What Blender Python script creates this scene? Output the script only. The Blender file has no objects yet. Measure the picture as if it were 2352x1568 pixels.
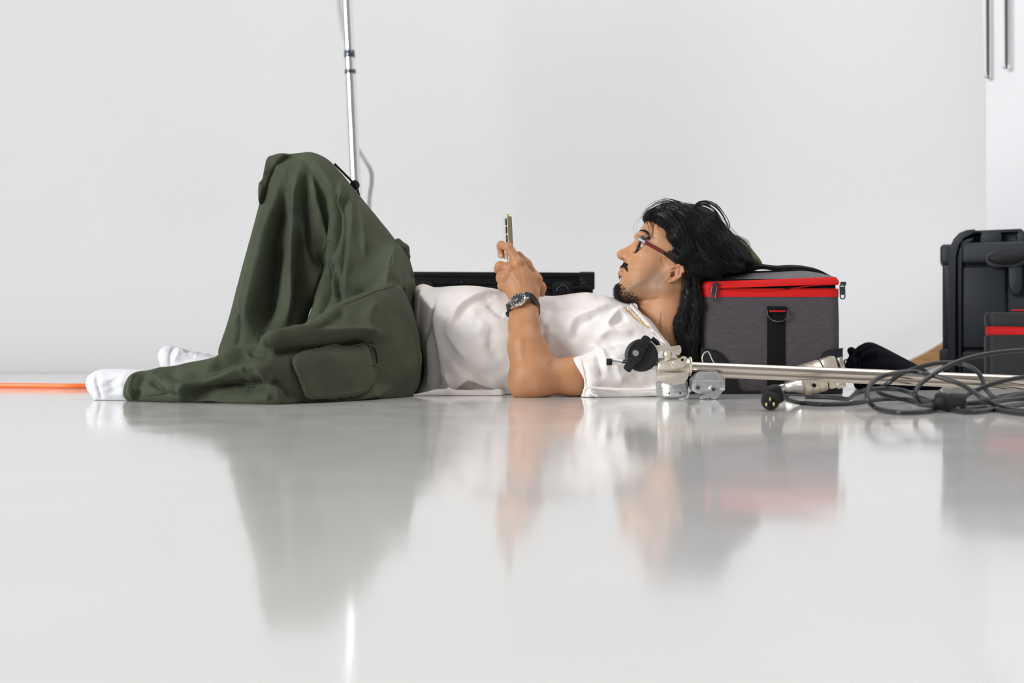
import bpy, bmesh, math, random
import numpy as np
from mathutils import Vector, Matrix
from mathutils.bvhtree import BVHTree

random.seed(7)
RNG = np.random.default_rng(7)
scene = bpy.context.scene
COL = scene.collection

# ------------------------------------------------------------------ camera
F = 40.0 / 36.0 * 2352.0          # focal length in picture widths of 2352
CAM_H = 0.131
cam_data = bpy.data.cameras.new('camera')
cam = bpy.data.objects.new('camera', cam_data)
COL.objects.link(cam)
cam.location = (0, 0, CAM_H)
cam.rotation_euler = (math.radians(90), 0, 0)
cam_data.lens = 40.0
cam_data.sensor_width = 36.0
cam_data.clip_start = 0.02
cam_data.dof.use_dof = True
cam_data.dof.focus_distance = 2.72
cam_data.dof.aperture_fstop = 2.5
scene.camera = cam

# ------------------------------------------------------------------ world and lights
world = bpy.data.worlds.new('world')
scene.world = world
world.use_nodes = True
bg = world.node_tree.nodes['Background']
bg.inputs['Color'].default_value = (0.97, 0.97, 1.0, 1)
bg.inputs['Strength'].default_value = 0.30


def area_light(name, loc, target, sx, sy, power, color, spread=180):
    ld = bpy.data.lights.new(name, 'AREA')
    ld.shape = 'RECTANGLE'
    ld.size, ld.size_y, ld.energy, ld.color = sx, sy, power, color
    ld.spread = math.radians(spread)
    o = bpy.data.objects.new(name, ld)
    COL.objects.link(o)
    o.location = loc
    o.rotation_euler = (Vector(target) - Vector(loc)).to_track_quat('-Z', 'Y').to_euler()
    return o


area_light('window_light', (-6.2, -2.2, 2.3), (3.0, 2.6, 0.5), 4.0, 3.0, 430, (0.96, 0.98, 1.0), 150)
area_light('added_top_light', (2.7, 2.7, 4.2), (2.5, 2.9, 0.0), 4.6, 4.5, 150, (1.0, 0.98, 0.96))  # added overhead panel that lifts the wall and floor, more towards the right

vs = scene.view_settings
vs.view_transform = 'Standard'
vs.look = 'None'
vs.exposure = 0.15
vs.gamma = 1.0
vs.use_curve_mapping = False


# ------------------------------------------------------------------ helpers
def P(px, py, Y):
    """a point of the picture at depth Y, in metres"""
    return np.array(((px - 1176.0) * Y / F, Y, CAM_H - (py - 784.0) * Y / F))


def PV(px, py, Y):
    return Vector(P(px, py, Y))


def floor_y(py):
    return CAM_H * F / (py - 784.0)


def tag(o, label=None, cat=None, group=None, kind=None):
    if label: o['label'] = label
    if cat: o['category'] = cat
    if group: o['group'] = group
    if kind: o['kind'] = kind
    return o


def empty(name, loc, label, cat, group=None):
    o = bpy.data.objects.new(name, None)
    COL.objects.link(o)
    o.location = loc
    o.empty_display_size = 0.05
    return tag(o, label, cat, group)


def link(name, me, mat, parent=None):
    o = bpy.data.objects.new(name, me)
    COL.objects.link(o)
    if mat is not None:
        for m in (mat if isinstance(mat, (list, tuple)) else [mat]):
            me.materials.append(m)
    if parent is not None:
        # meshes are written in world coordinates; keep them there
        o.parent = parent
        off = Vector((0, 0, 0))
        q = parent
        while q is not None:
            off += q.location
            q = q.parent
        o.location = -off if parent.type == 'EMPTY' else Vector((0, 0, 0))
    return o


def np_mesh(name, V, Fq, smooth=True):
    me = bpy.data.meshes.new(name)
    V = np.asarray(V, dtype=np.float32)
    Fq = np.asarray(Fq, dtype=np.int32)
    n, k = Fq.shape
    me.vertices.add(len(V))
    me.vertices.foreach_set('co', V.ravel())
    me.loops.add(n * k)
    me.loops.foreach_set('vertex_index', Fq.ravel())
    me.polygons.add(n)
    me.polygons.foreach_set('loop_start', np.arange(0, n * k, k, dtype=np.int32))
    me.polygons.foreach_set('loop_total', np.full(n, k, dtype=np.int32))
    me.polygons.foreach_set('use_smooth', np.full(n, smooth, dtype=bool))
    me.update(calc_edges=True)
    me.validate()
    return me


def vnormals(V, Q):
    e1 = V[Q[:, 2]] - V[Q[:, 0]]
    e2 = V[Q[:, 3]] - V[Q[:, 1]] if Q.shape[1] == 4 else V[Q[:, 2]] - V[Q[:, 1]]
    fn = np.cross(e1, e2)
    N = np.zeros_like(V)
    for c in range(Q.shape[1]):
        np.add.at(N, Q[:, c], fn)
    N /= (np.linalg.norm(N, axis=1, keepdims=True) + 1e-12)
    return N


# ---- signed distance modelling -------------------------------------------------
def smin(a, b, k):
    if k <= 1e-6:
        return np.minimum(a, b)
    h = np.clip(0.5 + 0.5 * (b - a) / k, 0, 1)
    return b * (1 - h) + a * h - k * h * (1 - h)


def poly_sdf(px, pz, poly):
    d = np.full(px.shape, 1e9, dtype=np.float32)
    s = np.ones(px.shape, dtype=np.float32)
    n = len(poly)
    for i in range(n):
        ax, az = poly[i]
        bx, bz = poly[i - 1]
        ex, ez = bx - ax, bz - az
        wx, wz = px - ax, pz - az
        t = np.clip((wx * ex + wz * ez) / (ex * ex + ez * ez + 1e-12), 0, 1)
        dx, dz = wx - ex * t, wz - ez * t
        np.minimum(d, dx * dx + dz * dz, out=d)
        c1 = pz >= az
        c2 = pz < bz
        c3 = ex * wz > ez * wx
        flip = (c1 & c2 & c3) | (~c1 & ~c2 & ~c3)
        s[flip] *= -1
    return s * np.sqrt(d)


def chaikin(pts, it=2):
    pts = [np.array(p, dtype=float) for p in pts]
    for _ in range(it):
        out = []
        for i in range(len(pts)):
            a, b = pts[i], pts[(i + 1) % len(pts)]
            out += [a * 0.75 + b * 0.25, a * 0.25 + b * 0.75]
        pts = out
    return pts


class Field:
    def __init__(self):
        self.ops = []

    def _add(self, fn, lo, hi, k, op):
        self.ops.append((fn, np.array(lo, float), np.array(hi, float), k, op))
        return self

    def cone(self, a, b, ra, rb, k=0.012, op='u'):
        a = np.array(a, float); b = np.array(b, float)
        ba = b - a
        L = float(ba @ ba) + 1e-12
        R = max(ra, rb)

        def fn(x, y, z):
            wx, wy, wz = x - a[0], y - a[1], z - a[2]
            t = np.clip((wx * ba[0] + wy * ba[1] + wz * ba[2]) / L, 0, 1)
            dx, dy, dz = wx - ba[0] * t, wy - ba[1] * t, wz - ba[2] * t
            return np.sqrt(dx * dx + dy * dy + dz * dz) - (ra + (rb - ra) * t)
        return self._add(fn, np.minimum(a, b) - R, np.maximum(a, b) + R, k, op)

    def chain(self, pts, radii, k=0.006, op='u'):
        for i in range(len(pts) - 1):
            self.cone(pts[i], pts[i + 1], radii[i], radii[i + 1], k, op)
        return self

    def ell(self, c, r, M=None, k=0.012, op='u'):
        """ellipsoid; M rows are the local axes"""
        c = np.array(c, float); r = np.array(r, float)
        M = np.eye(3) if M is None else np.array(M, float)
        R = float(r.max())

        def fn(x, y, z):
            wx, wy, wz = x - c[0], y - c[1], z - c[2]
            q = [(wx * M[i, 0] + wy * M[i, 1] + wz * M[i, 2]) / r[i] for i in range(3)]
            k0 = np.sqrt(q[0] ** 2 + q[1] ** 2 + q[2] ** 2)
            k1 = np.sqrt((q[0] / r[0]) ** 2 + (q[1] / r[1]) ** 2 + (q[2] / r[2]) ** 2) + 1e-9
            return k0 * (k0 - 1) / k1
        return self._add(fn, c - R, c + R, k, op)

    def slab(self, pts, T, R, k=0.015, op='u', smooth=2, Tfn=None, Y=None):
        """an outline (px, py[, Y]) given depth: rounded all round, half thickness T"""
        W = np.array([P(p[0], p[1], p[2] if len(p) > 2 else Y) for p in pts])
        A = np.c_[np.ones(len(W)), W[:, 0], W[:, 2]]
        if np.ptp(W[:, 1]) < 1e-6:
            co = np.array([W[0, 1], 0, 0])
        else:
            co = np.linalg.lstsq(A, W[:, 1], rcond=None)[0]
        poly = chaikin(W[:, [0, 2]], smooth) if smooth else [w for w in W[:, [0, 2]]]
        pa = np.array(poly)
        s = R / T
        dv = max(1.0, s)
        lo = np.array([pa[:, 0].min(), 0, pa[:, 1].min()])
        hi = np.array([pa[:, 0].max(), 0, pa[:, 1].max()])
        yy = co[0] + co[1] * pa[:, 0] + co[2] * pa[:, 1]
        lo[1] = yy.min() - T; hi[1] = yy.max() + T

        # the outline's distance is tabulated once and looked up
        mg = 0.09
        st = max(np.ptp(pa[:, 0]), np.ptp(pa[:, 1])) / 320.0 + 1e-5
        st = max(st, 0.0009)
        gx0, gz0 = pa[:, 0].min() - mg, pa[:, 1].min() - mg
        nx = int((np.ptp(pa[:, 0]) + 2 * mg) / st) + 2; nz = int((np.ptp(pa[:, 1]) + 2 * mg) / st) + 2
        gX, gZ = np.meshgrid(gx0 + np.arange(nx) * st, gz0 + np.arange(nz) * st, indexing='ij')
        tab = poly_sdf(gX.ravel(), gZ.ravel(), poly).reshape(nx, nz)

        def look(x, z):
            u = np.clip((x - gx0) / st, 0, nx - 1.001); v = np.clip((z - gz0) / st, 0, nz - 1.001)
            i = u.astype(np.int32); j = v.astype(np.int32)
            u = u - i; v = v - j
            return (tab[i, j] * (1 - u) + tab[i + 1, j] * u) * (1 - v) + (tab[i, j + 1] * (1 - u) + tab[i + 1, j + 1] * u) * v

        def fn(x, y, z):
            d2 = look(x, z)
            # beyond the table add the distance to it
            ox = np.maximum(np.maximum(gx0 - x, x - (gx0 + (nx - 1) * st)), 0)
            oz = np.maximum(np.maximum(gz0 - z, z - (gz0 + (nz - 1) * st)), 0)
            d2 = d2 + np.maximum(ox, oz)
            a = np.maximum(d2 + R, 0)
            sy = s if Tfn is None else s / Tfn(x, z)
            yc = co[0] + co[1] * x + co[2] * z
            return (np.sqrt(a * a + ((y - yc) * sy) ** 2) - R) / dv
        return self._add(fn, lo, hi, k, op)

    def plane(self, n, o, k=0.0):
        """keep the side that n points to"""
        n = np.array(n, float); o = np.array(o, float)

        def fn(x, y, z):
            return (x - o[0]) * n[0] + (y - o[1]) * n[1] + (z - o[2]) * n[2]
        return self._add(fn, np.full(3, -1e3), np.full(3, 1e3), k, 'i')

    def eval(self, x, y, z, ops=None):
        d = np.full(np.shape(x), 1e3, dtype=np.float32)
        for fn, lo, hi, k, op in (self.ops if ops is None else ops):
            v = fn(x, y, z).astype(np.float32)
            if op == 'u':
                d = smin(d, v, k)
            elif op == 's':
                d = -smin(-d, v, k)
            else:
                d = -smin(-d, v, k)      # plane: v>0 is kept, so cut by -v
        return d

    def grad(self, p, e=0.001):
        x, y, z = p[:, 0], p[:, 1], p[:, 2]
        g = np.stack([self.eval(x + e, y, z) - self.eval(x - e, y, z),
                      self.eval(x, y + e, z) - self.eval(x, y - e, z),
                      self.eval(x, y, z + e) - self.eval(x, y, z - e)], 1)
        return g / (np.linalg.norm(g, axis=1, keepdims=True) + 1e-9)

    def mesh(self, h, pad=0.012):
        us = [o for o in self.ops if o[4] == 'u']
        lo = np.min([o[1] for o in us], axis=0) - pad
        hi = np.max([o[2] for o in us], axis=0) + pad
        B = 16
        nb = np.ceil((hi - lo) / (h * B)).astype(int)
        dims = nb * B
        bc = [lo[i] + (np.arange(nb[i]) + 0.5) * h * B for i in range(3)]
        X, Y, Z = np.meshgrid(*bc, indexing='ij')
        cd = self.eval(X.ravel(), Y.ravel(), Z.ravel()).reshape(X.shape)
        half = h * B * 0.5 * 1.7321
        D = np.repeat(np.repeat(np.repeat(np.where(cd < 0, -1.0, 1.0).astype(np.float32), B, 0), B, 1), B, 2)
        act = np.argwhere(np.abs(cd) < half * 1.25 + 0.012)
        ar = np.arange(B) * h
        gx, gy, gz = [g.ravel() for g in np.meshgrid(ar, ar, ar, indexing='ij')]
        for bi in act:
            o = lo + bi * B * h
            blo, bhi = o - 0.01, o + B * h + 0.01
            ops = [q for q in self.ops if np.all(q[1] - q[3] - 0.012 < bhi) and np.all(q[2] + q[3] + 0.012 > blo)]
            if not any(q[4] == 'u' for q in ops):
                v = np.full(gx.shape, 1.0, np.float32)
            else:
                v = self.eval(o[0] + gx, o[1] + gy, o[2] + gz, ops)
            D[bi[0] * B:bi[0] * B + B, bi[1] * B:bi[1] * B + B, bi[2] * B:bi[2] * B + B] = v.reshape(B, B, B)
        return surface_nets(D, lo, h)


def surface_nets(D, lo, h):
    S = D < 0
    n = np.array(D.shape) - 1
    cnt = np.zeros(n, np.int8)
    for i in (0, 1):
        for j in (0, 1):
            for k in (0, 1):
                cnt += S[i:i + n[0], j:j + n[1], k:k + n[2]]
    mix = (cnt > 0) & (cnt < 8)
    ids = np.argwhere(mix)
    cid = np.full(n, -1, np.int32)
    cid[mix] = np.arange(len(ids))
    corner = {}
    for i in (0, 1):
        for j in (0, 1):
            for k in (0, 1):
                corner[(i, j, k)] = D[ids[:, 0] + i, ids[:, 1] + j, ids[:, 2] + k]
    acc = np.zeros((len(ids), 3)); num = np.zeros(len(ids))
    cs = list(corner)
    for a in range(8):
        for b in range(a + 1, 8):
            ca, cb = np.array(cs[a]), np.array(cs[b])
            if np.abs(ca - cb).sum() != 1:
                continue
            va, vb = corner[cs[a]], corner[cs[b]]
            m = (va < 0) != (vb < 0)
            t = np.where(m, va / np.where(np.abs(va - vb) < 1e-12, 1, va - vb), 0)
            t = np.clip(t, 0, 1)
            p = ca + t[:, None] * (cb - ca)
            acc += np.where(m[:, None], p, 0); num += m
    V = lo + (ids + acc / np.maximum(num, 1)[:, None]) * h
    quads = []
    for ax in range(3):
        sl0 = [slice(None)] * 3; sl1 = [slice(None)] * 3
        sl0[ax] = slice(0, -1); sl1[ax] = slice(1, None)
        a, b = S[tuple(sl0)], S[tuple(sl1)]
        e = np.argwhere(a != b)
        u, v = (ax + 1) % 3, (ax + 2) % 3
        ok = (e[:, u] > 0) & (e[:, v] > 0) & (e[:, u] < n[u]) & (e[:, v] < n[v])
        e = e[ok]
        inside = S[e[:, 0], e[:, 1], e[:, 2]]
        def c(du, dv):
            q = e.copy(); q[:, u] += du; q[:, v] += dv
            return cid[q[:, 0], q[:, 1], q[:, 2]]
        q = np.stack([c(-1, -1), c(0, -1), c(0, 0), c(-1, 0)], 1)
        q[~inside] = q[~inside][:, ::-1]
        quads.append(q)
    Q = np.concatenate(quads)
    Q = Q[(Q >= 0).all(1)]
    return V, Q


def relax(V, Q, it=1, f=0.5):
    for _ in range(it):
        A = np.zeros_like(V); c = np.zeros(len(V))
        for i in range(4):
            for j in (1, 3):
                np.add.at(A, Q[:, i], V[Q[:, (i + j) % 4]]); np.add.at(c, Q[:, i], 1)
        V = V + f * (A / np.maximum(c, 1)[:, None] - V)
    return V


def line_dist(X, Z, pts):
    """distance to a polyline in the XZ plane and the place along it, 0..1"""
    pts = np.array(pts)
    L = np.r_[0, np.cumsum(np.linalg.norm(np.diff(pts, axis=0), axis=1))]
    best = np.full(X.shape, 1e9); par = np.zeros(X.shape); side = np.zeros(X.shape)
    for i in range(len(pts) - 1):
        a, b = pts[i], pts[i + 1]
        e = b - a
        wx, wz = X - a[0], Z - a[1]
        t = np.clip((wx * e[0] + wz * e[1]) / (e @ e + 1e-12), 0, 1)
        dx, dz = wx - e[0] * t, wz - e[1] * t
        d = np.sqrt(dx * dx + dz * dz)
        m = d < best
        best[m] = d[m]; par[m] = ((L[i] + t * (L[i + 1] - L[i])) / L[-1])[m]
        side[m] = np.sign(e[0] * wz - e[1] * wx)[m]
    return best, par, side


def spline(pts, n=8, closed=False):
    """Catmull-Rom through the points"""
    pts = [np.array(p, float) for p in pts]
    out = []
    m = len(pts)
    rng = range(m) if closed else range(m - 1)
    for i in rng:
        p0 = pts[i - 1] if (i > 0 or closed) else pts[0] * 2 - pts[1]
        p1, p2 = pts[i], pts[(i + 1) % m]
        p3 = pts[(i + 2) % m] if (i + 2 < m or closed) else p2 * 2 - p1
        for j in range(n):
            t = j / n
            out.append(0.5 * (2 * p1 + (p2 - p0) * t + (2 * p0 - 5 * p1 + 4 * p2 - p3) * t * t
                              + (3 * p1 - p0 - 3 * p2 + p3) * t ** 3))
    if not closed:
        out.append(pts[-1])
    return out


def apply_folds(V, N, folds, ymax=None, fold=1.4):
    """folds: (points in px, depth, width in m, height in m); real relief on the near side"""
    w0 = np.clip(-N[:, 1] * 1.6 + 0.15, 0, 1)
    if ymax is not None:
        w0 = w0 * (V[:, 1] < ymax)
    D = np.zeros(len(V))
    for pts, Y, wd, amp in folds:
        pl = np.array(spline([P(p[0], p[1], Y)[[0, 2]] for p in pts], 6))
        lo = pl.min(0) - 3 * wd; hi = pl.max(0) + 3 * wd
        m = np.nonzero((V[:, 0] > lo[0]) & (V[:, 0] < hi[0]) & (V[:, 2] > lo[1]) & (V[:, 2] < hi[1]) & (w0 > 0))[0]
        if len(m) == 0:
            continue
        d, par, sd = line_dist(V[m, 0], V[m, 2], pl)
        ends = np.clip(np.minimum(par, 1 - par) * 5 + 0.12, 0, 1)
        # steeper below the crest than above it, as cloth hangs
        q = d / (wd * np.where(sd > 0, 1.35, 0.75))
        D[m] += fold * amp * np.exp(-q ** 1.5) * ends * w0[m]
    return V + N * D[:, None]


# ---- plain mesh builder ---------------------------------------------------------
def frame(axis, up=(0, 0, 1)):
    w = Vector(axis).normalized()
    u = Vector(up)
    if abs(u.dot(w)) > 0.98:
        u = Vector((1, 0, 0))
    a = u.cross(w).normalized()
    b = w.cross(a)
    return a, b, w


class MB:
    def __init__(self):
        self.v = []; self.f = []; self.m = []; self.mi = 0

    def add(self, vs, fs):
        o = len(self.v)
        self.v += [tuple(x) for x in vs]
        self.f += [tuple(i + o for i in q) for q in fs]
        self.m += [self.mi] * len(fs)
        return self

    def lathe(self, prof, o, axis, n=32, up=(0, 0, 1), cap=True):
        """prof: (r, t) along the axis"""
        a, b, w = frame(axis, up)
        o = Vector(o)
        vs, fs = [], []
        for r, t in prof:
            for i in range(n):
                g = 2 * math.pi * i / n
                vs.append(o + w * t + (a * math.cos(g) + b * math.sin(g)) * r)
        for j in range(len(prof) - 1):
            for i in range(n):
                k = (i + 1) % n
                fs.append((j * n + i, j * n + k, (j + 1) * n + k, (j + 1) * n + i))
        if cap:
            fs.append(tuple(reversed(range(n))))
            fs.append(tuple((len(prof) - 1) * n + i for i in range(n)))
        return self.add(vs, fs)

    def cyl(self, p0, p1, r0, r1=None, n=24, bev=0.0):
        p0, p1 = Vector(p0), Vector(p1)
        r1 = r0 if r1 is None else r1
        L = (p1 - p0).length
        if bev:
            pr = [(r0 - bev, 0), (r0 - bev * .3, bev * .3), (r0, bev), (r1, L - bev), (r1 - bev * .3, L - bev * .3), (r1 - bev, L)]
        else:
            pr = [(r0, 0), (r1, L)]
        return self.lathe(pr, p0, p1 - p0, n)

    def tube(self, pts, r, n=8, closed=False, flat=1.0, up=(0, 0, 1)):
        pts = [Vector(p) for p in pts]
        m = len(pts)
        vs, fs = [], []
        pa = None
        for i, p in enumerate(pts):
            if closed:
                t = pts[(i + 1) % m] - pts[i - 1]
            else:
                t = pts[min(i + 1, m - 1)] - pts[max(i - 1, 0)]
            if t.length < 1e-9:
                t = Vector((1, 0, 0))
            t.normalize()
            if pa is None:
                a, b, _ = frame(t, up)
            else:
                a = (pa - t * pa.dot(t)).normalized()
                b = t.cross(a)
            pa = a
            rr = r[i] if isinstance(r, (list, tuple, np.ndarray)) else r
            for k in range(n):
                g = 2 * math.pi * k / n
                vs.append(p + a * (math.cos(g) * rr) + b * (math.sin(g) * rr * flat))
        for i in range(m if closed else m - 1):
            j = (i + 1) % m
            for k in range(n):
                l = (k + 1) % n
                fs.append((i * n + k, i * n + l, j * n + l, j * n + k))
        if not closed:
            fs.append(tuple(reversed(range(n))))
            fs.append(tuple((m - 1) * n + k for k in range(n)))
        return self.add(vs, fs)

    def box(self, c, size, bev=0.0, rot=None, seg=2, taper=None):
        bm = bmesh.new()
        bmesh.ops.create_cube(bm, size=1.0)
        for v in bm.verts:
            v.co = Vector((v.co.x * size[0], v.co.y * size[1], v.co.z * size[2]))
            if taper and v.co.z > 0:
                v.co.x *= taper[0]; v.co.y *= taper[1]
        if bev:
            bmesh.ops.bevel(bm, geom=list(bm.edges), offset=bev, segments=seg, profile=0.5, affect='EDGES')
        R = Matrix.Identity(3) if rot is None else rot
        bm.verts.index_update()
        vs = [Vector(c) + R @ v.co for v in bm.verts]
        fs = [tuple(v.index for v in f.verts) for f in bm.faces]
        bm.free()
        return self.add(vs, fs)

    def prism(self, poly, o, u, v, w, t, bev=0.0, seg=2):
        """2-D outline in axes u, v at o, thickness t along w (centred)"""
        o, u, v, w = Vector(o), Vector(u), Vector(v), Vector(w)
        bm = bmesh.new()
        ring0 = [bm.verts.new(o + u * p[0] + v * p[1] - w * (t / 2)) for p in poly]
        ring1 = [bm.verts.new(o + u * p[0] + v * p[1] + w * (t / 2)) for p in poly]
        n = len(poly)
        f0 = bm.faces.new(ring0); f1 = bm.faces.new(list(reversed(ring1)))
        for i in range(n):
            bm.faces.new((ring0[(i + 1) % n], ring0[i], ring1[i], ring1[(i + 1) % n]))
        if bev:
            ed = [e for e in bm.edges if (e in f0.edges[:] or e in f1.edges[:])]
            bmesh.ops.bevel(bm, geom=ed, offset=bev, segments=seg, profile=0.5, affect='EDGES')
        bmesh.ops.recalc_face_normals(bm, faces=bm.faces[:])
        bm.verts.index_update()
        vs = [x.co.copy() for x in bm.verts]
        fs = [tuple(x.index for x in f.verts) for f in bm.faces]
        bm.free()
        return self.add(vs, fs)

    def ball(self, c, r, n=16, M=None):
        c = Vector(c)
        r = Vector(r) if isinstance(r, (tuple, list, Vector)) else Vector((r, r, r))
        vs, fs = [], []
        m = n // 2
        for j in range(1, m):
            a = math.pi * j / m
            for i in range(n):
                g = 2 * math.pi * i / n
                q = Vector((math.sin(a) * math.cos(g) * r.x, math.sin(a) * math.sin(g) * r.y, math.cos(a) * r.z))
                vs.append(c + (M @ q if M is not None else q))
        q = Vector((0, 0, r.z)); vs.append(c + (M @ q if M is not None else q))
        q = Vector((0, 0, -r.z)); vs.append(c + (M @ q if M is not None else q))
        T, Bt = len(vs) - 2, len(vs) - 1
        for j in range(m - 2):
            for i in range(n):
                k = (i + 1) % n
                fs.append((j * n + i, (j + 1) * n + i, (j + 1) * n + k, j * n + k))
        for i in range(n):
            k = (i + 1) % n
            fs.append((T, i, k)); fs.append((Bt, (m - 2) * n + k, (m - 2) * n + i))
        return self.add(vs, fs)

    def build(self, name, mat, parent=None, sharp=35, smooth=True):
        me = bpy.data.meshes.new(name)
        me.from_pydata(self.v, [], self.f)
        me.update()
        bm = bmesh.new(); bm.from_mesh(me)
        bmesh.ops.recalc_face_normals(bm, faces=bm.faces[:])
        bm.to_mesh(me); bm.free()
        if smooth:
            me.polygons.foreach_set('use_smooth', [True] * len(me.polygons))
            me.set_sharp_from_angle(angle=math.radians(sharp))
        if any(self.m):
            me.polygons.foreach_set('material_index', self.m)
        return link(name, me, mat, parent)


def rounded_rect(hw, hh, r, n=6):
    out = []
    for cx, cy, a0 in ((hw - r, hh - r, 0), (-hw + r, hh - r, 90), (-hw + r, -hh + r, 180), (hw - r, -hh + r, 270)):
        for i in range(n + 1):
            a = math.radians(a0 + 90 * i / n)
            out.append((cx + r * math.cos(a), cy + r * math.sin(a)))
    return out


# ------------------------------------------------------------------ materials
def mat(name, color, rough=0.6, metal=0.0, spec=0.5, bump=None, vary=None, coat=0.0, sheen=0.0, sss=0.0, attr=None, ior=1.5):
    m = bpy.data.materials.new(name)
    m.use_nodes = True
    nt = m.node_tree
    b = nt.nodes['Principled BSDF']
    b.inputs['Base Color'].default_value = (*color, 1)
    b.inputs['Roughness'].default_value = rough
    b.inputs['Metallic'].default_value = metal
    b.inputs['Specular IOR Level'].default_value = spec
    b.inputs['Coat Weight'].default_value = coat
    b.inputs['Sheen Weight'].default_value = sheen
    b.inputs['IOR'].default_value = ior
    if sss:
        b.inputs['Subsurface Weight'].default_value = sss
        b.inputs['Subsurface Radius'].default_value = (0.012, 0.005, 0.003)
        b.inputs['Subsurface Scale'].default_value = 0.6
    tc = nt.nodes.new('ShaderNodeTexCoord')
    src = None
    if attr:
        at = nt.nodes.new('ShaderNodeAttribute'); at.attribute_name = attr
        src = at.outputs['Color']
    if vary:
        # (scale, amount, stretch)
        mp = nt.nodes.new('ShaderNodeMapping')
        mp.inputs['Scale'].default_value = vary[2] if len(vary) > 2 else (1, 1, 1)
        nz = nt.nodes.new('ShaderNodeTexNoise')
        nz.inputs['Scale'].default_value = vary[0]; nz.inputs['Detail'].default_value = 6
        nt.links.new(tc.outputs['Object'], mp.inputs['Vector'])
        nt.links.new(mp.outputs['Vector'], nz.inputs['Vector'])
        rp = nt.nodes.new('ShaderNodeMapRange')
        rp.inputs['From Min'].default_value = 0.3; rp.inputs['From Max'].default_value = 0.7
        rp.inputs['To Min'].default_value = 1 - vary[1]; rp.inputs['To Max'].default_value = 1 + vary[1]
        nt.links.new(nz.outputs['Fac'], rp.inputs['Value'])
        mx = nt.nodes.new('ShaderNodeMix'); mx.data_type = 'RGBA'; mx.blend_type = 'MULTIPLY'
        mx.inputs['Factor'].default_value = 1
        if src is not None:
            nt.links.new(src, mx.inputs['A'])
        else:
            mx.inputs['A'].default_value = (*color, 1)
        nt.links.new(rp.outputs['Result'], mx.inputs['B'])
        src = mx.outputs['Result']
    if src is not None:
        nt.links.new(src, b.inputs['Base Color'])
    if bump:
        # list of (scale, distance, stretch)
        last = None
        for bsc in bump:
            mp = nt.nodes.new('ShaderNodeMapping')
            mp.inputs['Scale'].default_value = bsc[2] if len(bsc) > 2 else (1, 1, 1)
            nz = nt.nodes.new('ShaderNodeTexNoise')
            nz.inputs['Scale'].default_value = bsc[0]; nz.inputs['Detail'].default_value = 3
            if len(bsc) > 3:
                nz.noise_type = 'RIDGED_MULTIFRACTAL'; nz.inputs['Distortion'].default_value = bsc[3]
                nz.inputs['Detail'].default_value = 1
            nt.links.new(tc.outputs['Object'], mp.inputs['Vector'])
            nt.links.new(mp.outputs['Vector'], nz.inputs['Vector'])
            bp = nt.nodes.new('ShaderNodeBump')
            bp.inputs['Distance'].default_value = bsc[1]
            bp.inputs['Strength'].default_value = 1.0
            nt.links.new(nz.outputs['Fac'], bp.inputs['Height'])
            if last is not None:
                nt.links.new(last, bp.inputs['Normal'])
            last = bp.outputs['Normal']
        nt.links.new(last, b.inputs['Normal'])
    return m


M = {}
M['wall'] = mat('white_paint', (0.675, 0.672, 0.672), 0.85, spec=0.2, vary=(0.7, 0.02))
M['wall_side'] = mat('side_wall_paint', (0.765, 0.765, 0.775), 0.8, spec=0.2, vary=(3.0, 0.02))
M['plywood'] = mat('plywood_edge', (0.42, 0.24, 0.10), 0.7, vary=(14, 0.25, (1, 1, 6)))
M['skin'] = mat('skin', (0.5, 0.27, 0.15), 0.5, spec=0.35, sss=0.15, attr='skin_colour', bump=[(420, 0.0002), (60, 0.0003)], vary=(28, 0.06))
M['hair'] = mat('black_hair', (0.006, 0.005, 0.005), 0.42, spec=0.35)
M['beard'] = mat('beard_hair', (0.014, 0.011, 0.010), 0.55, spec=0.4)
M['shirt'] = mat('white_cotton', (0.81, 0.765, 0.735), 0.9, spec=0.15, sheen=0.1, bump=[(9, 0.006, (1, 1, 1), .6), (38, 0.002), (950, 0.0004)])
M['trousers'] = mat('olive_cotton', (0.056, 0.065, 0.039), 0.8, spec=0.25, vary=(7, 0.24), bump=[(10, 0.012, (1, 1, .6), .8), (30, 0.003), (1100, 0.0004)])
M['trouser_seam'] = mat('olive_thread', (0.046, 0.052, 0.032), 0.9, spec=0.2)
M['waistband'] = mat('olive_elastic', (0.055, 0.06, 0.035), 0.9, spec=0.2, bump=[(160, 0.003, (1, 3, 0.3))])
M['sock'] = mat('white_sock', (0.72, 0.72, 0.74), 0.95, spec=0.1, sheen=0.2, vary=(16, 0.05), bump=[(500, 0.0012, (0.4, 1, 1))])
M['eye_white'] = mat('eye_white', (0.70, 0.66, 0.63), 0.2)
M['iris'] = mat('dark_iris', (0.035, 0.018, 0.01), 0.12)
M['gold'] = mat('gold', (0.83, 0.58, 0.22), 0.22, metal=1.0)
M['phone_gold'] = mat('champagne_gold_metal', (0.58, 0.46, 0.27), 0.28, metal=1.0)
M['phone_back'] = mat('cream_phone_back', (0.66, 0.60, 0.48), 0.3, spec=0.5)
M['black_glass'] = mat('black_glass', (0.012, 0.012, 0.014), 0.06, coat=0.5)
M['steel'] = mat('brushed_steel', (0.72, 0.69, 0.65), 0.25, metal=1.0)
M['chrome'] = mat('chrome', (0.84, 0.83, 0.81), 0.12, metal=1.0, bump=[(9, 0.001, (1, 1, 0.2))])
M['chrome_warm'] = mat('satin_nickel_tube', (0.62, 0.555, 0.48), 0.26, metal=1.0)
M['cast_cream'] = mat('cream_cast_metal', (0.70, 0.63, 0.52), 0.38, metal=0.75, spec=0.5, vary=(60, 0.08))
M['cast_alu'] = mat('cast_aluminium', (0.62, 0.62, 0.62), 0.36, metal=0.9, vary=(120, 0.12), bump=[(260, 0.0002)])
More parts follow.
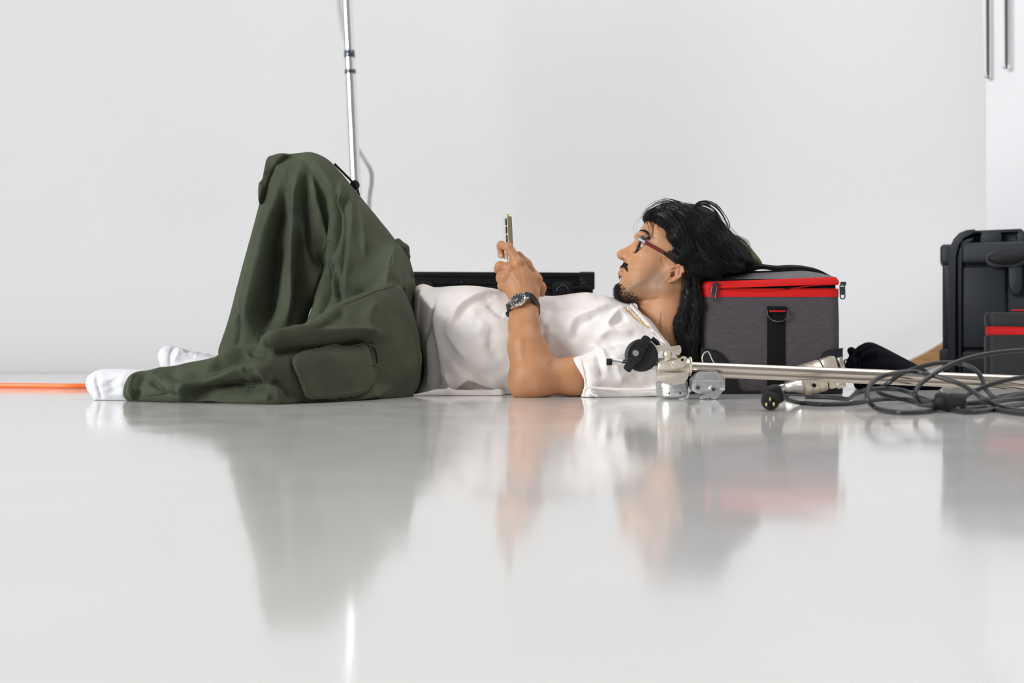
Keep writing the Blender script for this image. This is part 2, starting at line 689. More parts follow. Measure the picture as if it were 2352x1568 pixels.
M['leather'] = mat('black_leather', (0.010, 0.010, 0.012), 0.5, spec=0.35, bump=[(500, 0.0006)])
M['black_plastic'] = mat('black_plastic', (0.009, 0.010, 0.012), 0.45, spec=0.35, bump=[(700, 0.0003)])
M['black_rubber'] = mat('black_rubber', (0.008, 0.008, 0.009), 0.6, spec=0.3)
M['case_plastic'] = mat('grey_black_case_plastic', (0.012, 0.0155, 0.020), 0.5, spec=0.4, bump=[(900, 0.0004)], vary=(5, 0.2))
M['flight_black'] = mat('flight_case_laminate', (0.006, 0.006, 0.007), 0.45, spec=0.35, vary=(20, 0.3), bump=[(300, 0.0005)])
M['cord'] = mat('black_cord', (0.016, 0.0175, 0.020), 0.42)
M['orange'] = mat('orange_cord', (0.90, 0.20, 0.045), 0.4)
M['bag_grey'] = mat('grey_melange_fabric', (0.080, 0.071, 0.078), 0.92, spec=0.2, vary=(230, 0.20, (0.22, 1, 2.4)), bump=[(420, 0.0010, (0.4, 1, 2))])
M['bag_lid'] = mat('grey_lid_fabric', (0.15, 0.145, 0.15), 0.9, spec=0.2, vary=(110, 0.14, (0.3, 1, 1.6)), bump=[(420, 0.001)])
M['red'] = mat('red_zip_tape', (0.62, 0.007, 0.007), 0.6, spec=0.3, bump=[(700, 0.0006)])
M['webbing'] = mat('black_webbing', (0.005, 0.005, 0.006), 0.85, spec=0.2, bump=[(500, 0.0006, (1, 1, 2))])
M['gun'] = mat('gunmetal', (0.10, 0.11, 0.13), 0.3, metal=1.0)
M['black_cloth'] = mat('black_cloth', (0.008, 0.008, 0.012), 0.95, spec=0.1, bump=[(90, 0.003)])
M['olive_fleece'] = mat('olive_fabric', (0.14, 0.145, 0.075), 0.95, spec=0.1, bump=[(160, 0.003)], vary=(20, 0.15))
M['brass'] = mat('brass', (0.75, 0.56, 0.22), 0.3, metal=1.0)
M['glasses_dark'] = mat('dark_acetate', (0.012, 0.012, 0.016), 0.18)
M['glasses_red'] = mat('red_acetate', (0.30, 0.012, 0.02), 0.2)
M['glasses_silver'] = mat('silver_hinge', (0.75, 0.80, 0.82), 0.22, metal=0.9)
M['white_mark'] = mat('white_print', (0.85, 0.85, 0.82), 0.4)
M['grey_cable'] = mat('grey_cable', (0.50, 0.50, 0.51), 0.7)
M['dark_metal'] = mat('dark_metal', (0.06, 0.065, 0.06), 0.4, metal=0.6)
M['lip'] = M['skin']


def glass_mat():
    m = bpy.data.materials.new('spectacle_lens')
    m.use_nodes = True
    nt = m.node_tree
    b = nt.nodes['Principled BSDF']
    b.inputs['Base Color'].default_value = (0.97, 0.98, 1, 1)
    b.inputs['Roughness'].default_value = 0.02
    b.inputs['Transmission Weight'].default_value = 1.0
    b.inputs['IOR'].default_value = 1.05
    return m


M['lens'] = glass_mat()


def floor_mat():
    m = bpy.data.materials.new('glossy_painted_floor')
    m.use_nodes = True
    nt = m.node_tree
    b = nt.nodes['Principled BSDF']
    tc = nt.nodes.new('ShaderNodeTexCoord')
    nz = nt.nodes.new('ShaderNodeTexNoise')
    nz.inputs['Scale'].default_value = 2.2; nz.inputs['Detail'].default_value = 5
    nt.links.new(tc.outputs['Object'], nz.inputs['Vector'])
    cr = nt.nodes.new('ShaderNodeValToRGB')
    cr.color_ramp.elements[0].position = 0.35; cr.color_ramp.elements[0].color = (0.70, 0.69, 0.67, 1)
    cr.color_ramp.elements[1].position = 0.65; cr.color_ramp.elements[1].color = (0.75, 0.74, 0.72, 1)
    nt.links.new(nz.outputs['Fac'], cr.inputs['Fac'])
    # small pale scuffs and specks in the paint
    vo = nt.nodes.new('ShaderNodeTexVoronoi'); vo.inputs['Scale'].default_value = 13
    nt.links.new(tc.outputs['Object'], vo.inputs['Vector'])
    lt = nt.nodes.new('ShaderNodeMath'); lt.operation = 'LESS_THAN'; lt.inputs[1].default_value = 0.055
    nt.links.new(vo.outputs['Distance'], lt.inputs[0])
    mx = nt.nodes.new('ShaderNodeMix'); mx.data_type = 'RGBA'
    nt.links.new(lt.outputs[0], mx.inputs['Factor'])
    nt.links.new(cr.outputs['Color'], mx.inputs['A'])
    mx.inputs['B'].default_value = (0.80, 0.79, 0.76, 1)
    nt.links.new(mx.outputs['Result'], b.inputs['Base Color'])
    b.inputs['IOR'].default_value = 1.75
    b.inputs['Specular IOR Level'].default_value = 0.5
    # uneven gloss
    n2 = nt.nodes.new('ShaderNodeTexNoise'); n2.inputs['Scale'].default_value = 9; n2.inputs['Detail'].default_value = 4
    nt.links.new(tc.outputs['Object'], n2.inputs['Vector'])
    mr = nt.nodes.new('ShaderNodeMapRange')
    mr.inputs['From Min'].default_value = 0.3; mr.inputs['From Max'].default_value = 0.7
    mr.inputs['To Min'].default_value = 0.065; mr.inputs['To Max'].default_value = 0.12
    nt.links.new(n2.outputs['Fac'], mr.inputs['Value'])
    nt.links.new(mr.outputs['Result'], b.inputs['Roughness'])
    n3 = nt.nodes.new('ShaderNodeTexNoise'); n3.inputs['Scale'].default_value = 7; n3.inputs['Detail'].default_value = 2
    nt.links.new(tc.outputs['Object'], n3.inputs['Vector'])
    bp = nt.nodes.new('ShaderNodeBump'); bp.inputs['Distance'].default_value = 0.0004; bp.inputs['Strength'].default_value = 1
    nt.links.new(n3.outputs['Fac'], bp.inputs['Height'])
    nt.links.new(bp.outputs['Normal'], b.inputs['Normal'])
    return m


M['floor'] = floor_mat()

# ------------------------------------------------------------------ the room
def grid_mesh(pts2d_rows):
    rows = len(pts2d_rows); cols = len(pts2d_rows[0])
    V = np.array(pts2d_rows).reshape(-1, 3)
    Q = []
    for i in range(rows - 1):
        for j in range(cols - 1):
            Q.append((i * cols + j, i * cols + j + 1, (i + 1) * cols + j + 1, (i + 1) * cols + j))
    return V, np.array(Q)


V, Q = grid_mesh([[(x, y, 0.0) for x in np.linspace(-7, 5, 25)] for y in np.linspace(-4, 6.4, 23)])
tag(link('floor', np_mesh('floor', V, Q), M['floor']), kind='structure')

BACK_Y, SIDE_X, COVE, CORNER, END_Y, WALL_H = 5.45, 1.89, 0.76, 0.95, 4.10, 3.6
path = []          # (x, y, inward normal x, y)
for x in np.linspace(-7, SIDE_X - CORNER, 30):
    path.append((x, BACK_Y, 0, -1))
for a in np.linspace(0, 90, 25)[1:]:
    a = math.radians(a)
    path.append((SIDE_X - CORNER + CORNER * math.sin(a), BACK_Y - CORNER + CORNER * math.cos(a), -math.sin(a), -math.cos(a)))
for y in np.linspace(BACK_Y - CORNER, END_Y, 5)[1:]:
    path.append((SIDE_X, y, -1, 0))
prof = [(COVE * (1 - math.sin(t)), COVE * (1 - math.cos(t))) for t in np.linspace(0, math.pi / 2, 20)]
prof[0] = (COVE, 0.0008)
prof += [(0, z) for z in np.linspace(COVE + 0.2, WALL_H, 12)]
rows = [[(x + nx * d, y + ny * d, z) for d, z in prof] for x, y, nx, ny in path]
V, Q = grid_mesh(rows)
tag(link('wall_back', np_mesh('wall_back', V, Q), M['wall']), kind='structure')

# the sawn end of the cove: plywood edge over a white end board
b = MB()
arc = [(SIDE_X - d, z) for d, z in prof[:20]]
outer = arc
inner = [(x + 0.030 * max(0.02, min(1, i / 7)), max(z - 0.052 * min(1, i / 7), 0.0)) for i, (x, z) in enumerate(arc)]
b.prism(outer + list(reversed(inner)), (0, END_Y - 0.004, 0), (1, 0, 0), (0, 0, 1), (0, 1, 0), 0.03)
tag(b.build('trim_1', M['plywood'], sharp=20), kind='structure')
b = MB()
b.prism(inner[1:] + [(SIDE_X + .03, 0.0)], (0, END_Y + 0.012, 0), (1, 0, 0), (0, 0, 1), (0, 1, 0), 0.03)
tag(b.build('trim_2', M['wall_side'], sharp=20), kind='structure')

# the building's own wall beside the end of the cove
wx0 = P(2264, 500, 4.06)[0]
wd = Vector((.8, -.6, 0)); wnrm = Vector((.6, .8, 0))
b = MB()
b.box(Vector((wx0, 4.06, WALL_H / 2)) + wd * 1.6 + wnrm * .15, (3.2, .3, WALL_H), .004, Matrix((wd, wnrm, Vector((0, 0, 1)))).transposed())
tag(b.build('wall_right', M['wall_side']), kind='structure')

# two wall rods at the upper right
for k, (px, py1, w) in enumerate(((2268, 180, 8), (2310, 158, 6))):
    Y = (4.03, 3.985)[k]
    top = P(px, -260, Y); bot = P(px + 1.5, py1, Y)
    t = empty('wall_rod', bot, ['slim dark metal rod hanging at the edge of the white wall, the lower-reaching of two',
                                'slim dark metal rod on the white wall, the one nearer the right frame edge'][k], 'rod', 'wall rods')
    MB().cyl(bot, top, 0.0042, n=12).build('rod', M['dark_metal'], t)
    strip = MB()
    a0, a1 = P(px - w * .5, py1 - 14, Y + .014), P(px - w * 1.2, -260, Y + .014)
    strip.tube([a0, a1], [0.004, 0.010], 8).build('white_guide', M['wall_side'], t)
    MB().cyl(P(px - 5, py1 - 6, Y), P(px - 1, py1 - 2, Y), 0.006, n=10).build('end_hook', M['grey_cable'], t)

# the polished pole behind the knee, with its cable
Yp = 4.35
pole = empty('light_pole', P(836, 784 + CAM_H * F / Yp, Yp), 'tall polished metal pole standing behind the raised knee', 'pole')
def pole_at(py):
    return P(797 + (py / 420.0) * 19.5, py, Yp)
zfloor = 784 + CAM_H * F / Yp
segs = [(zfloor - 2, 250, .0205), (250, 169, .0202), (162, 132, .0195), (118, -300, .0195)]
for y0, y1, r in segs:
    MB().cyl(pole_at(y0), pole_at(y1), r, n=32).build('pole_section', M['chrome'], pole)
for y0, y1, r in ((171, 160, .0215), (134, 116, .0208)):
    MB().cyl(pole_at(y0), pole_at(y1), r, n=24, bev=.003).build('collar', M['gun'], pole)
MB().cyl(pole_at(zfloor), pole_at(zfloor - 14), .028, .020, n=24).build('rubber_foot', M['black_rubber'], pole)
b = MB()
b.tube(spline([P(772, -60, 4.42), P(779, 20, 4.42), P(788, 75, 4.42), P(800, 108, 4.40)], 8), .0095, 8)
b.build('cable', M['grey_cable'], pole)
b = MB()
b.tube(spline([P(820, 340, 4.40), P(834, 362, 4.42), P(852, 392, 4.42), P(854, 420, 4.42), P(848, 470, 4.42), P(850, 600, 4.42), P(846, 750, 4.42), P(850, 855, 4.42), P(880, 859, 4.43), P(960, 859, 4.43)], 8), .0085, 8)
b.build('cable', M['grey_cable'], pole)

# orange cord along the floor at the back
pts = [P(px, 784 + CAM_H * F / Y, Y) + np.array((0, 0, .007)) for px, Y in
       ((-420, 3.17), (-250, 3.20), (-100, 3.22), (60, 3.20), (150, 3.17), (230, 3.19), (400, 3.22), (620, 3.2), (800, 3.24))]
o = MB().tube(spline(pts, 8), .0075, 10).build('extension_cord', M['orange'])
tag(o, 'orange extension cord lying along the floor behind the socks', 'cord')

# ------------------------------------------------------------------ the person
person = empty('person', (0.10, 2.92, 0.0), 'person in white shirt and olive trousers lying on the floor, looking at a phone', 'person')

# ---- trousers
T = Field()
YF = 2.98        # far leg
T.slab([(620, 366), (652, 356), (697, 351), (725, 353), (764, 378), (778, 430), (772, 500), (760, 560), (750, 602), (738, 640),
        (716, 700), (700, 745), (680, 800), (660, 850), (600, 862), (520, 850), (500, 812), (513, 776), (529, 729),
        (549, 649), (576, 550), (597, 474), (607, 420)], .088, .080, k=.02, Y=YF)
T.slab([(690, 356), (725, 352), (767, 376), (823, 446), (863, 494), (910, 552), (934, 600), (945, 660), (950, 720), (930, 820),
        (860, 840), (760, 830), (690, 800), (706, 735), (732, 660), (750, 600), (756, 540), (752, 470), (722, 400)], .105, .095, k=.018, Y=2.95)
T.slab([(905, 560), (928, 574), (937, 610), (950, 664), (944, 700), (955, 760), (970, 822), (974, 870), (958, 905), (930, 925),
        (850, 935), (800, 860), (800, 760), (850, 660)], .20, .12, k=.04, Y=2.90)
T.slab([(915, 652, 2.74), (850, 668, 2.66), (781, 693, 2.58), (735, 722, 2.53), (692, 747, 2.48), (645, 757, 2.44), (609, 770, 2.42),
        (596, 795, 2.40), (588, 850, 2.40), (606, 925, 2.40), (673, 945, 2.42), (758, 945, 2.5), (870, 945, 2.64), (940, 930, 2.74),
        (972, 870, 2.78), (962, 780, 2.78), (942, 700, 2.76)], .090, .082, k=.025)
T.slab([(640, 766, 2.43), (606, 772, 2.42), (596, 792, 2.42), (568, 791, 2.44), (530, 806, 2.46), (496, 821, 2.48), (430, 834, 2.50), (392, 841, 2.52),
        (345, 849, 2.54), (310, 852, 2.55), (294, 872, 2.55), (288, 895, 2.55), (292, 918, 2.55), (323, 935, 2.53), (425, 940, 2.5), (520, 945, 2.46),
        (640, 950, 2.42), (690, 935, 2.43), (690, 860, 2.44), (670, 790, 2.44)], .070, .056, k=.02)
# open cuff at the near ankle and hem of the far leg
T.slab([(270, 866), (306, 862), (306, 912), (270, 915)], .042, .035, k=.004, op='s', Y=2.55)
T.plane((0, 0, 1), (0, 0, 0.0))
V, Q = T.mesh(0.0032)
N = vnormals(V, Q)
tf = [
    # shin of the raised leg: long folds falling from the knee
    ([(690, 385), (674, 470), (670, 560), (666, 650), (657, 740)], 2.90, .014, .015),
    ([(655, 430), (640, 520), (625, 620), (612, 720), (606, 790)], 2.90, .026, -.022),
    ([(640, 560), (628, 650), (618, 740)], 2.90, .012, -.010),
    ([(645, 420), (612, 520), (588, 620), (566, 720), (548, 790)], 2.90, .014, .008),
    ([(705, 400), (698, 450), (712, 530), (722, 600)], 2.90, .012, -.012),
    ([(716, 400), (722, 460), (738, 540), (742, 600)], 2.90, .009, .010),
    ([(735, 600), (716, 632), (702, 690)], 2.90, .012, .010),
    ([(545, 700), (552, 750), (540, 800)], 2.90, .010, -.007),
    ([(600, 480), (585, 560), (560, 660), (535, 760)], 2.90, .008, .005),
    ([(690, 520), (688, 600), (680, 700), (668, 760)], 2.90, .013, -.012),
    ([(655, 800), (600, 800), (540, 815)], 2.90, .010, .006),
    # crease between shin and thigh
    ([(772, 440), (770, 520), (758, 580), (742, 640), (726, 700), (712, 745)], 2.88, .010, -.030),
    ([(757, 590), (744, 640), (730, 700)], 2.88, .012, -.022),
    # thigh folds
    ([(778, 410), (776, 470), (768, 540), (758, 610), (752, 650)], 2.86, .009, .014),
    ([(782, 430), (790, 500), (788, 580), (778, 660)], 2.86, .008, -.006),
    ([(795, 430), (806, 500), (800, 600), (790, 680)], 2.86, .007, .005),
    ([(812, 440), (832, 520), (840, 590)], 2.86, .007, .004),
    ([(915, 580), (880, 620), (850, 660), (812, 690)], 2.84, .013, -.010),
    ([(905, 610), (860, 650), (830, 690)], 2.84, .009, .006),
    ([(760, 600), (775, 660), (784, 700)], 2.84, .008, -.006),
    ([(758, 570), (762, 640), (770, 690)], 2.84, .008, .006),
    # seam ridge over the hip
    ([(912, 653), (870, 662), (830, 678), (782, 697), (745, 716)], 2.66, .006, .005),
    ([(870, 690), (850, 720), (848, 756), (858, 790)], 2.62, .013, .009),
    ([(800, 705), (770, 740), (730, 755)], 2.58, .015, -.008),
    ([(855, 760), (800, 757), (730, 762), (660, 765), (620, 776)], 2.48, .008, .011),
    ([(850, 778), (790, 790), (720, 796), (650, 800)], 2.46, .014, -.014),
    ([(610, 782), (650, 790), (668, 815)], 2.42, .012, -.008),
    ([(570, 796), (600, 812), (640, 820)], 2.42, .010, -.007),
    ([(860, 770), (875, 820), (882, 870), (868, 905)], 2.60, .016, -.010),
    ([(918, 660), (930, 740), (938, 820), (930, 890)], 2.66, .016, .007),
    ([(945, 700), (955, 780), (962, 850)], 2.70, .010, .006),
    # lower leg
    ([(560, 800), (500, 840), (440, 880), (420, 905), (398, 912)], 2.44, .010, .009),
    ([(600, 830), (520, 862), (450, 884), (380, 880), (350, 868)], 2.44, .010, .007),
    ([(430, 905), (480, 892), (560, 884), (640, 880)], 2.42, .012, -.012),
    ([(440, 915), (520, 905), (600, 905)], 2.42, .016, -.014),
    ([(345, 850), (362, 868), (400, 888), (440, 892)], 2.48, .008, .007),
    ([(330, 852), (326, 880), (322, 918)], 2.49, .006, -.005),
    ([(312, 854), (305, 880), (308, 918)], 2.49, .006, .004),
    ([(380, 852), (420, 868), (470, 862)], 2.47, .010, -.006),
    ([(550, 850), (590, 842), (640, 846)], 2.38, .008, .005),
    ([(625, 870), (655, 890), (668, 920)], 2.36, .010, -.009),
    ([(345, 870), (380, 892), (400, 905)], 2.47, .008, -.008),
    ([(470, 905), (540, 898), (610, 900), (650, 908)], 2.40, .012, -.010),
    ([(430, 870), (500, 850), (560, 826), (600, 812)], 2.44, .012, -.009),
    ([(480, 850), (530, 826), (560, 806)], 2.44, .008, .006),
    ([(690, 925), (760, 920), (840, 912), (880, 900)], 2.42, .008, .009),
    ([(560, 845), (575, 868), (560, 880)], 2.40, .007, .005),
    ([(600, 850), (616, 866), (606, 882)], 2.40, .007, .005),
    ([(540, 890), (545, 915)], 2.38, .006, .004), ([(570, 890), (580, 915)], 2.38, .006, .004),
    ([(605, 893), (620, 918)], 2.37, .007, .005),
]
V = relax(apply_folds(V, N, tf, fold=2.0), Q, 2, .35)
# soft crumple over the whole cloth
w = np.sin(V[:, 0] * 61 + 2.2 * np.sin(V[:, 2] * 33)) * np.sin(V[:, 2] * 47 + 1.7 * np.sin(V[:, 0] * 29 + V[:, 1] * 21)) * np.sin(V[:, 1] * 39 + 1)
V = V + N * (w * 0.0016)[:, None]
V[:, 2] = np.maximum(V[:, 2], 0.0006)
trousers = link('trousers', np_mesh('trousers', V, Q), M['trousers'], person)
trousers['label'] = 'loose olive green cargo trousers with creases'
bvh_tr = BVHTree.FromPolygons([tuple(v) for v in V], [tuple(q) for q in Q])
CAMP = Vector((0, 0, CAM_H))


def hit(bvh, px, py, off=0.0):
    d = (PV(px, py, 1.0) - CAMP).normalized()
    loc, nor, _, dist = bvh.ray_cast(CAMP, d)
    if loc is None:
        return None
    if nor.dot(d) > 0:
        nor = -nor
    return loc + nor * off


def seam(bvh, pts, r, name, m, parent, off=0.0005, n=10):
    out = []
    for p in spline([np.array(q, float) for q in pts], n):
        h = hit(bvh, p[0], p[1], off)
        if h is not None and (not out or (h - out[-1]).length < 0.05):
            out.append(h)
    if len(out) > 2:
        return MB().tube(out, r, 6).build(name, m, parent)


for pts in ([(911, 653), (870, 662), (830, 678), (782, 697)],
            [(908, 658), (870, 667), (830, 683), (786, 701)],
            [(753, 600), (762, 640), (775, 672), (781, 694)],
            [(340, 908), (380, 903), (430, 895), (470, 880)],
            [(520, 876), (570, 880), (620, 878), (664, 870)],
            [(309, 858), (301, 885), (306, 916)],
            [(664, 818), (668, 850), (672, 890), (680, 915)],
            [(742, 548), (752, 552), (762, 551)]):
    seam(bvh_tr, pts, 0.0008, 'seam', M['trouser_seam'], trousers)


def patch(bvh, outline, bulge, name, m, parent, step=5.0, edge=0.004, rim=10.0):
    """a sewn-on panel following the cloth, standing proud of it"""
    pl = [np.array(p, float) for p in chaikin(outline, 2)]
    pa = np.array(pl)
    xs = np.arange(pa[:, 0].min(), pa[:, 0].max() + step, step)
    ys = np.arange(pa[:, 1].min(), pa[:, 1].max() + step, step)
    X, Yg = np.meshgrid(xs, ys, indexing='ij')
    d = poly_sdf(X.ravel(), Yg.ravel(), [tuple(p) for p in pl]).reshape(X.shape)
    # snap outside points near the outline onto it
    gx = np.gradient(d, step, axis=0); gy = np.gradient(d, step, axis=1)
    snap = (d > -0.4 * step) & (d < 1.2 * step)
    Xs = np.where(snap, X - gx * d, X); Ys = np.where(snap, Yg - gy * d, Yg)
    ds = np.where(snap, 0, d)
    idx = {}; verts = []; faces = []
    for i in range(X.shape[0]):
        for j in range(X.shape[1]):
            if ds[i, j] <= 0:
                t = min(1.0, -ds[i, j] / rim)
                off = .0012 + edge * (1 if ds[i, j] < -0.5 else 0.0) + bulge * math.sqrt(max(0, 1 - (1 - t) ** 2))
                h = hit(bvh, Xs[i, j], Ys[i, j], 0.0)
                if h is None:
                    continue
                dr = (CAMP - h).normalized()
                idx[i, j] = len(verts); verts.append(h + dr * off)
    for i in range(X.shape[0] - 1):
        for j in range(X.shape[1] - 1):
            q = [idx.get(k) for k in ((i, j), (i + 1, j), (i + 1, j + 1), (i, j + 1))]
            if all(k is not None for k in q):
                faces.append(tuple(q))
    me = bpy.data.meshes.new(name)
    me.from_pydata(verts, [], faces); me.update()
    bm = bmesh.new(); bm.from_mesh(me)
    bmesh.ops.recalc_face_normals(bm, faces=bm.faces[:])
    bm.to_mesh(me); bm.free()
    me.polygons.foreach_set('use_smooth', [True] * len(me.polygons))
    o = link(name, me, m, parent)
    md = o.modifiers.new('thick', 'SOLIDIFY'); md.thickness = 0.004; md.offset = -1
    return o


pk = patch(bvh_tr, [(668, 826), (692, 808), (735, 800), (768, 788), (800, 800), (838, 786), (848, 812), (857, 860), (858, 882),
                    (835, 905), (780, 914), (712, 917), (700, 905), (690, 870)], .012, 'cargo_pocket', M['trousers'], trousers, step=2.6, rim=7.0)
bvh_pk = BVHTree.FromObject(pk, bpy.context.evaluated_depsgraph_get()) if False else None
# pocket mouth: rolled facing strip with the dark opening beside it
pts = [hit(bvh_tr, x, y, .010) for x, y in ((840, 786), (850, 792), (856, 812), (858, 836), (852, 842))]
MB().tube(spline(pts, 6), [.0025] + [.0042] * 22 + [.003] * 2, 8, flat=.6).build('pocket_facing', M['trousers'], trousers)
pts = [hit(bvh_tr, x, y, .012) for x, y in ((712, 816), (740, 812), (790, 806), (832, 794))]
MB().tube(spline(pts, 6), .0016, 6).build('pocket_piping', M['trousers'], trousers)
pts = [hit(bvh_tr, x, y, .011) for x, y in ((712, 816), (702, 832), (706, 870), (712, 905))]
MB().tube(spline(pts, 6), .0016, 6).build('pocket_piping', M['trousers'], trousers)

# pocket flap and loop on the far side of the raised knee
FL = Field()
FL.slab([(617, 364), (634, 358), (655, 353), (676, 358), (655, 380), (632, 412), (620, 445), (608, 474), (598, 473), (597, 440), (599, 422), (607, 416), (610, 398)], .055, .012, k=.004, Y=2.955, smooth=1)
FL.cone(P(606, 420, 2.90), P(613, 398, 2.90), .005, .004, k=.004, op='s')
V2, Q2 = FL.mesh(0.003)
link('knee_pocket_flap', np_mesh('knee_pocket_flap', V2, Q2), M['trousers'], trousers)
b = MB()
b.tube(spline([P(768, 376, 2.98), P(790, 398, 2.985), (P(808, 416, 2.985)), P(818, 428, 2.98), P(824, 446, 2.975)], 6), .0032, 8)
b.ball(P(815, 425, 2.985), (.013, .008, .014), 12)
b.ball(P(824, 447, 2.98), .004, 10)
b.build('pocket_toggle', M['black_rubber'], trousers)
# gathered waistband between trousers and shirt, and belt loop
W = Field()
W.slab([(925, 606), (940, 640), (958, 662), (952, 690), (950, 740), (960, 800), (940, 800), (925, 700), (918, 640)], .205, .10, Y=2.92)
V2, Q2 = W.mesh(0.004)
N2 = vnormals(V2, Q2)
V2 = V2 + N2 * (0.0028 * np.sin(V2[:, 1] * 190 + 4 * np.sin(V2[:, 2] * 40)))[:, None]
link('waistband', np_mesh('waistband', V2, Q2), M['waistband'], trousers)
W = Field()
W.chain([P(914, 556, 2.93), P(927, 572, 2.92), P(930, 590, 2.92), P(927, 606, 2.91)], [.010, .014, .013, .010], k=.006)
W.chain([P(924, 604, 2.90), P(938, 630, 2.90), P(934, 650, 2.89)], [.012, .012, .010], k=.006)
V2, Q2 = W.mesh(0.003)
link('fly_fold', np_mesh('fly_fold', V2, Q2), M['trousers'], trousers)

# ---- socks
for k, spec in enumerate((
        ([(199, 882), (204, 862), (222, 849), (250, 846), (290, 847), (330, 849), (380, 852), (400, 880), (390, 925), (300, 927), (240, 927), (222, 925),
          (214, 908), (204, 898)], 2.56),
        ([(364, 822), (366, 805), (378, 794), (393, 792), (408, 797), (425, 803), (455, 808), (500, 818), (545, 835), (560, 905), (480, 905), (430, 875),
          (400, 862), (384, 852), (370, 842)], 2.93))):
    S = Field()
    S.slab(spec[0], .042, .036, k=.01, Y=spec[1])
    if k == 0:
        S.plane((0, 0, 1), (0, 0, 0.0))
    V2, Q2 = S.mesh(0.0025)
    N2 = vnormals(V2, Q2)
    if k == 0:
        fd = [([(216, 852), (222, 880), (232, 918)], 2.52, .004, -.0035), ([(250, 870), (256, 885), (262, 905)], 2.52, .014, -.004),
              ([(222, 918), (260, 921), (300, 921)], 2.52, .004, .002), ([(285, 850), (280, 885), (285, 915)], 2.52, .012, .003)]
    else:
        fd = [([(390, 792), (387, 815), (386, 846)], 2.88, .004, -.0035), ([(398, 796), (404, 812), (398, 830)], 2.88, .007, .004),
              ([(420, 804), (430, 816), (445, 820)], 2.88, .010, -.003), ([(404, 800), (420, 812), (450, 815)], 2.88, .006, .003)]
    V2 = apply_folds(V2, N2, fd)
    V2 = V2 + N2 * (0.0007 * np.sin(V2[:, 0] * 160 + 3 * np.sin(V2[:, 2] * 90)) * np.sin(V2[:, 2] * 140))[:, None]
    if k == 0: V2[:, 2] = np.maximum(V2[:, 2], 0.0005)
    s = link('sock', np_mesh('sock', V2, Q2), M['sock'], person)
    s['label'] = ['white sock on the outstretched foot', 'white sock on the farther foot, toes up'][k]

# ---- shirt
YS = 2.955
S = Field()
S.slab([(950, 668), (957, 659), (973, 655), (1000, 661), (1035, 657), (1082, 655), (1125, 661), (1160, 667), (1237, 678), (1273, 681), (1310, 675),
        (1349, 671), (1391, 679), (1428, 690), (1452, 697), (1472, 716), (1490, 738), (1514, 766), (1540, 795), (1556, 830), (1556, 930),
        (1400, 940), (1000, 940), (940, 935), (934, 912), (958, 885), (974, 855), (967, 800), (957, 756), (948, 710)], .185, .125, k=.02, Y=YS)
# rolled lower hem
S.slab([(955, 662), (962, 655), (974, 652), (988, 656), (994, 664), (989, 690), (982, 724), (972, 760), (964, 776), (956, 756), (949, 715)], .194, .11, k=.006, Y=YS)
# sleeve
S.slab([(1309, 823, 2.70), (1330, 818, 2.70), (1362, 806, 2.71), (1395, 796, 2.72), (1440, 786, 2.74), (1500, 790, 2.77), (1545, 810, 2.8), (1550, 925, 2.8),
        (1440, 935, 2.74), (1333, 930, 2.70), (1329, 905, 2.70), (1322, 870, 2.70)], .066, .052, k=.03)
# cloth spreading on the floor under sleeve and back
S.cone(P(1362, 903, 2.68), P(1520, 899, 2.70), .010, .012, k=.012)
S.cone(P(1000, 908, 2.76), P(1150, 905, 2.76), .012, .012, k=.02)
S.cone(P(938, 912, 2.74), P(1010, 906, 2.75), .006, .012, k=.015)
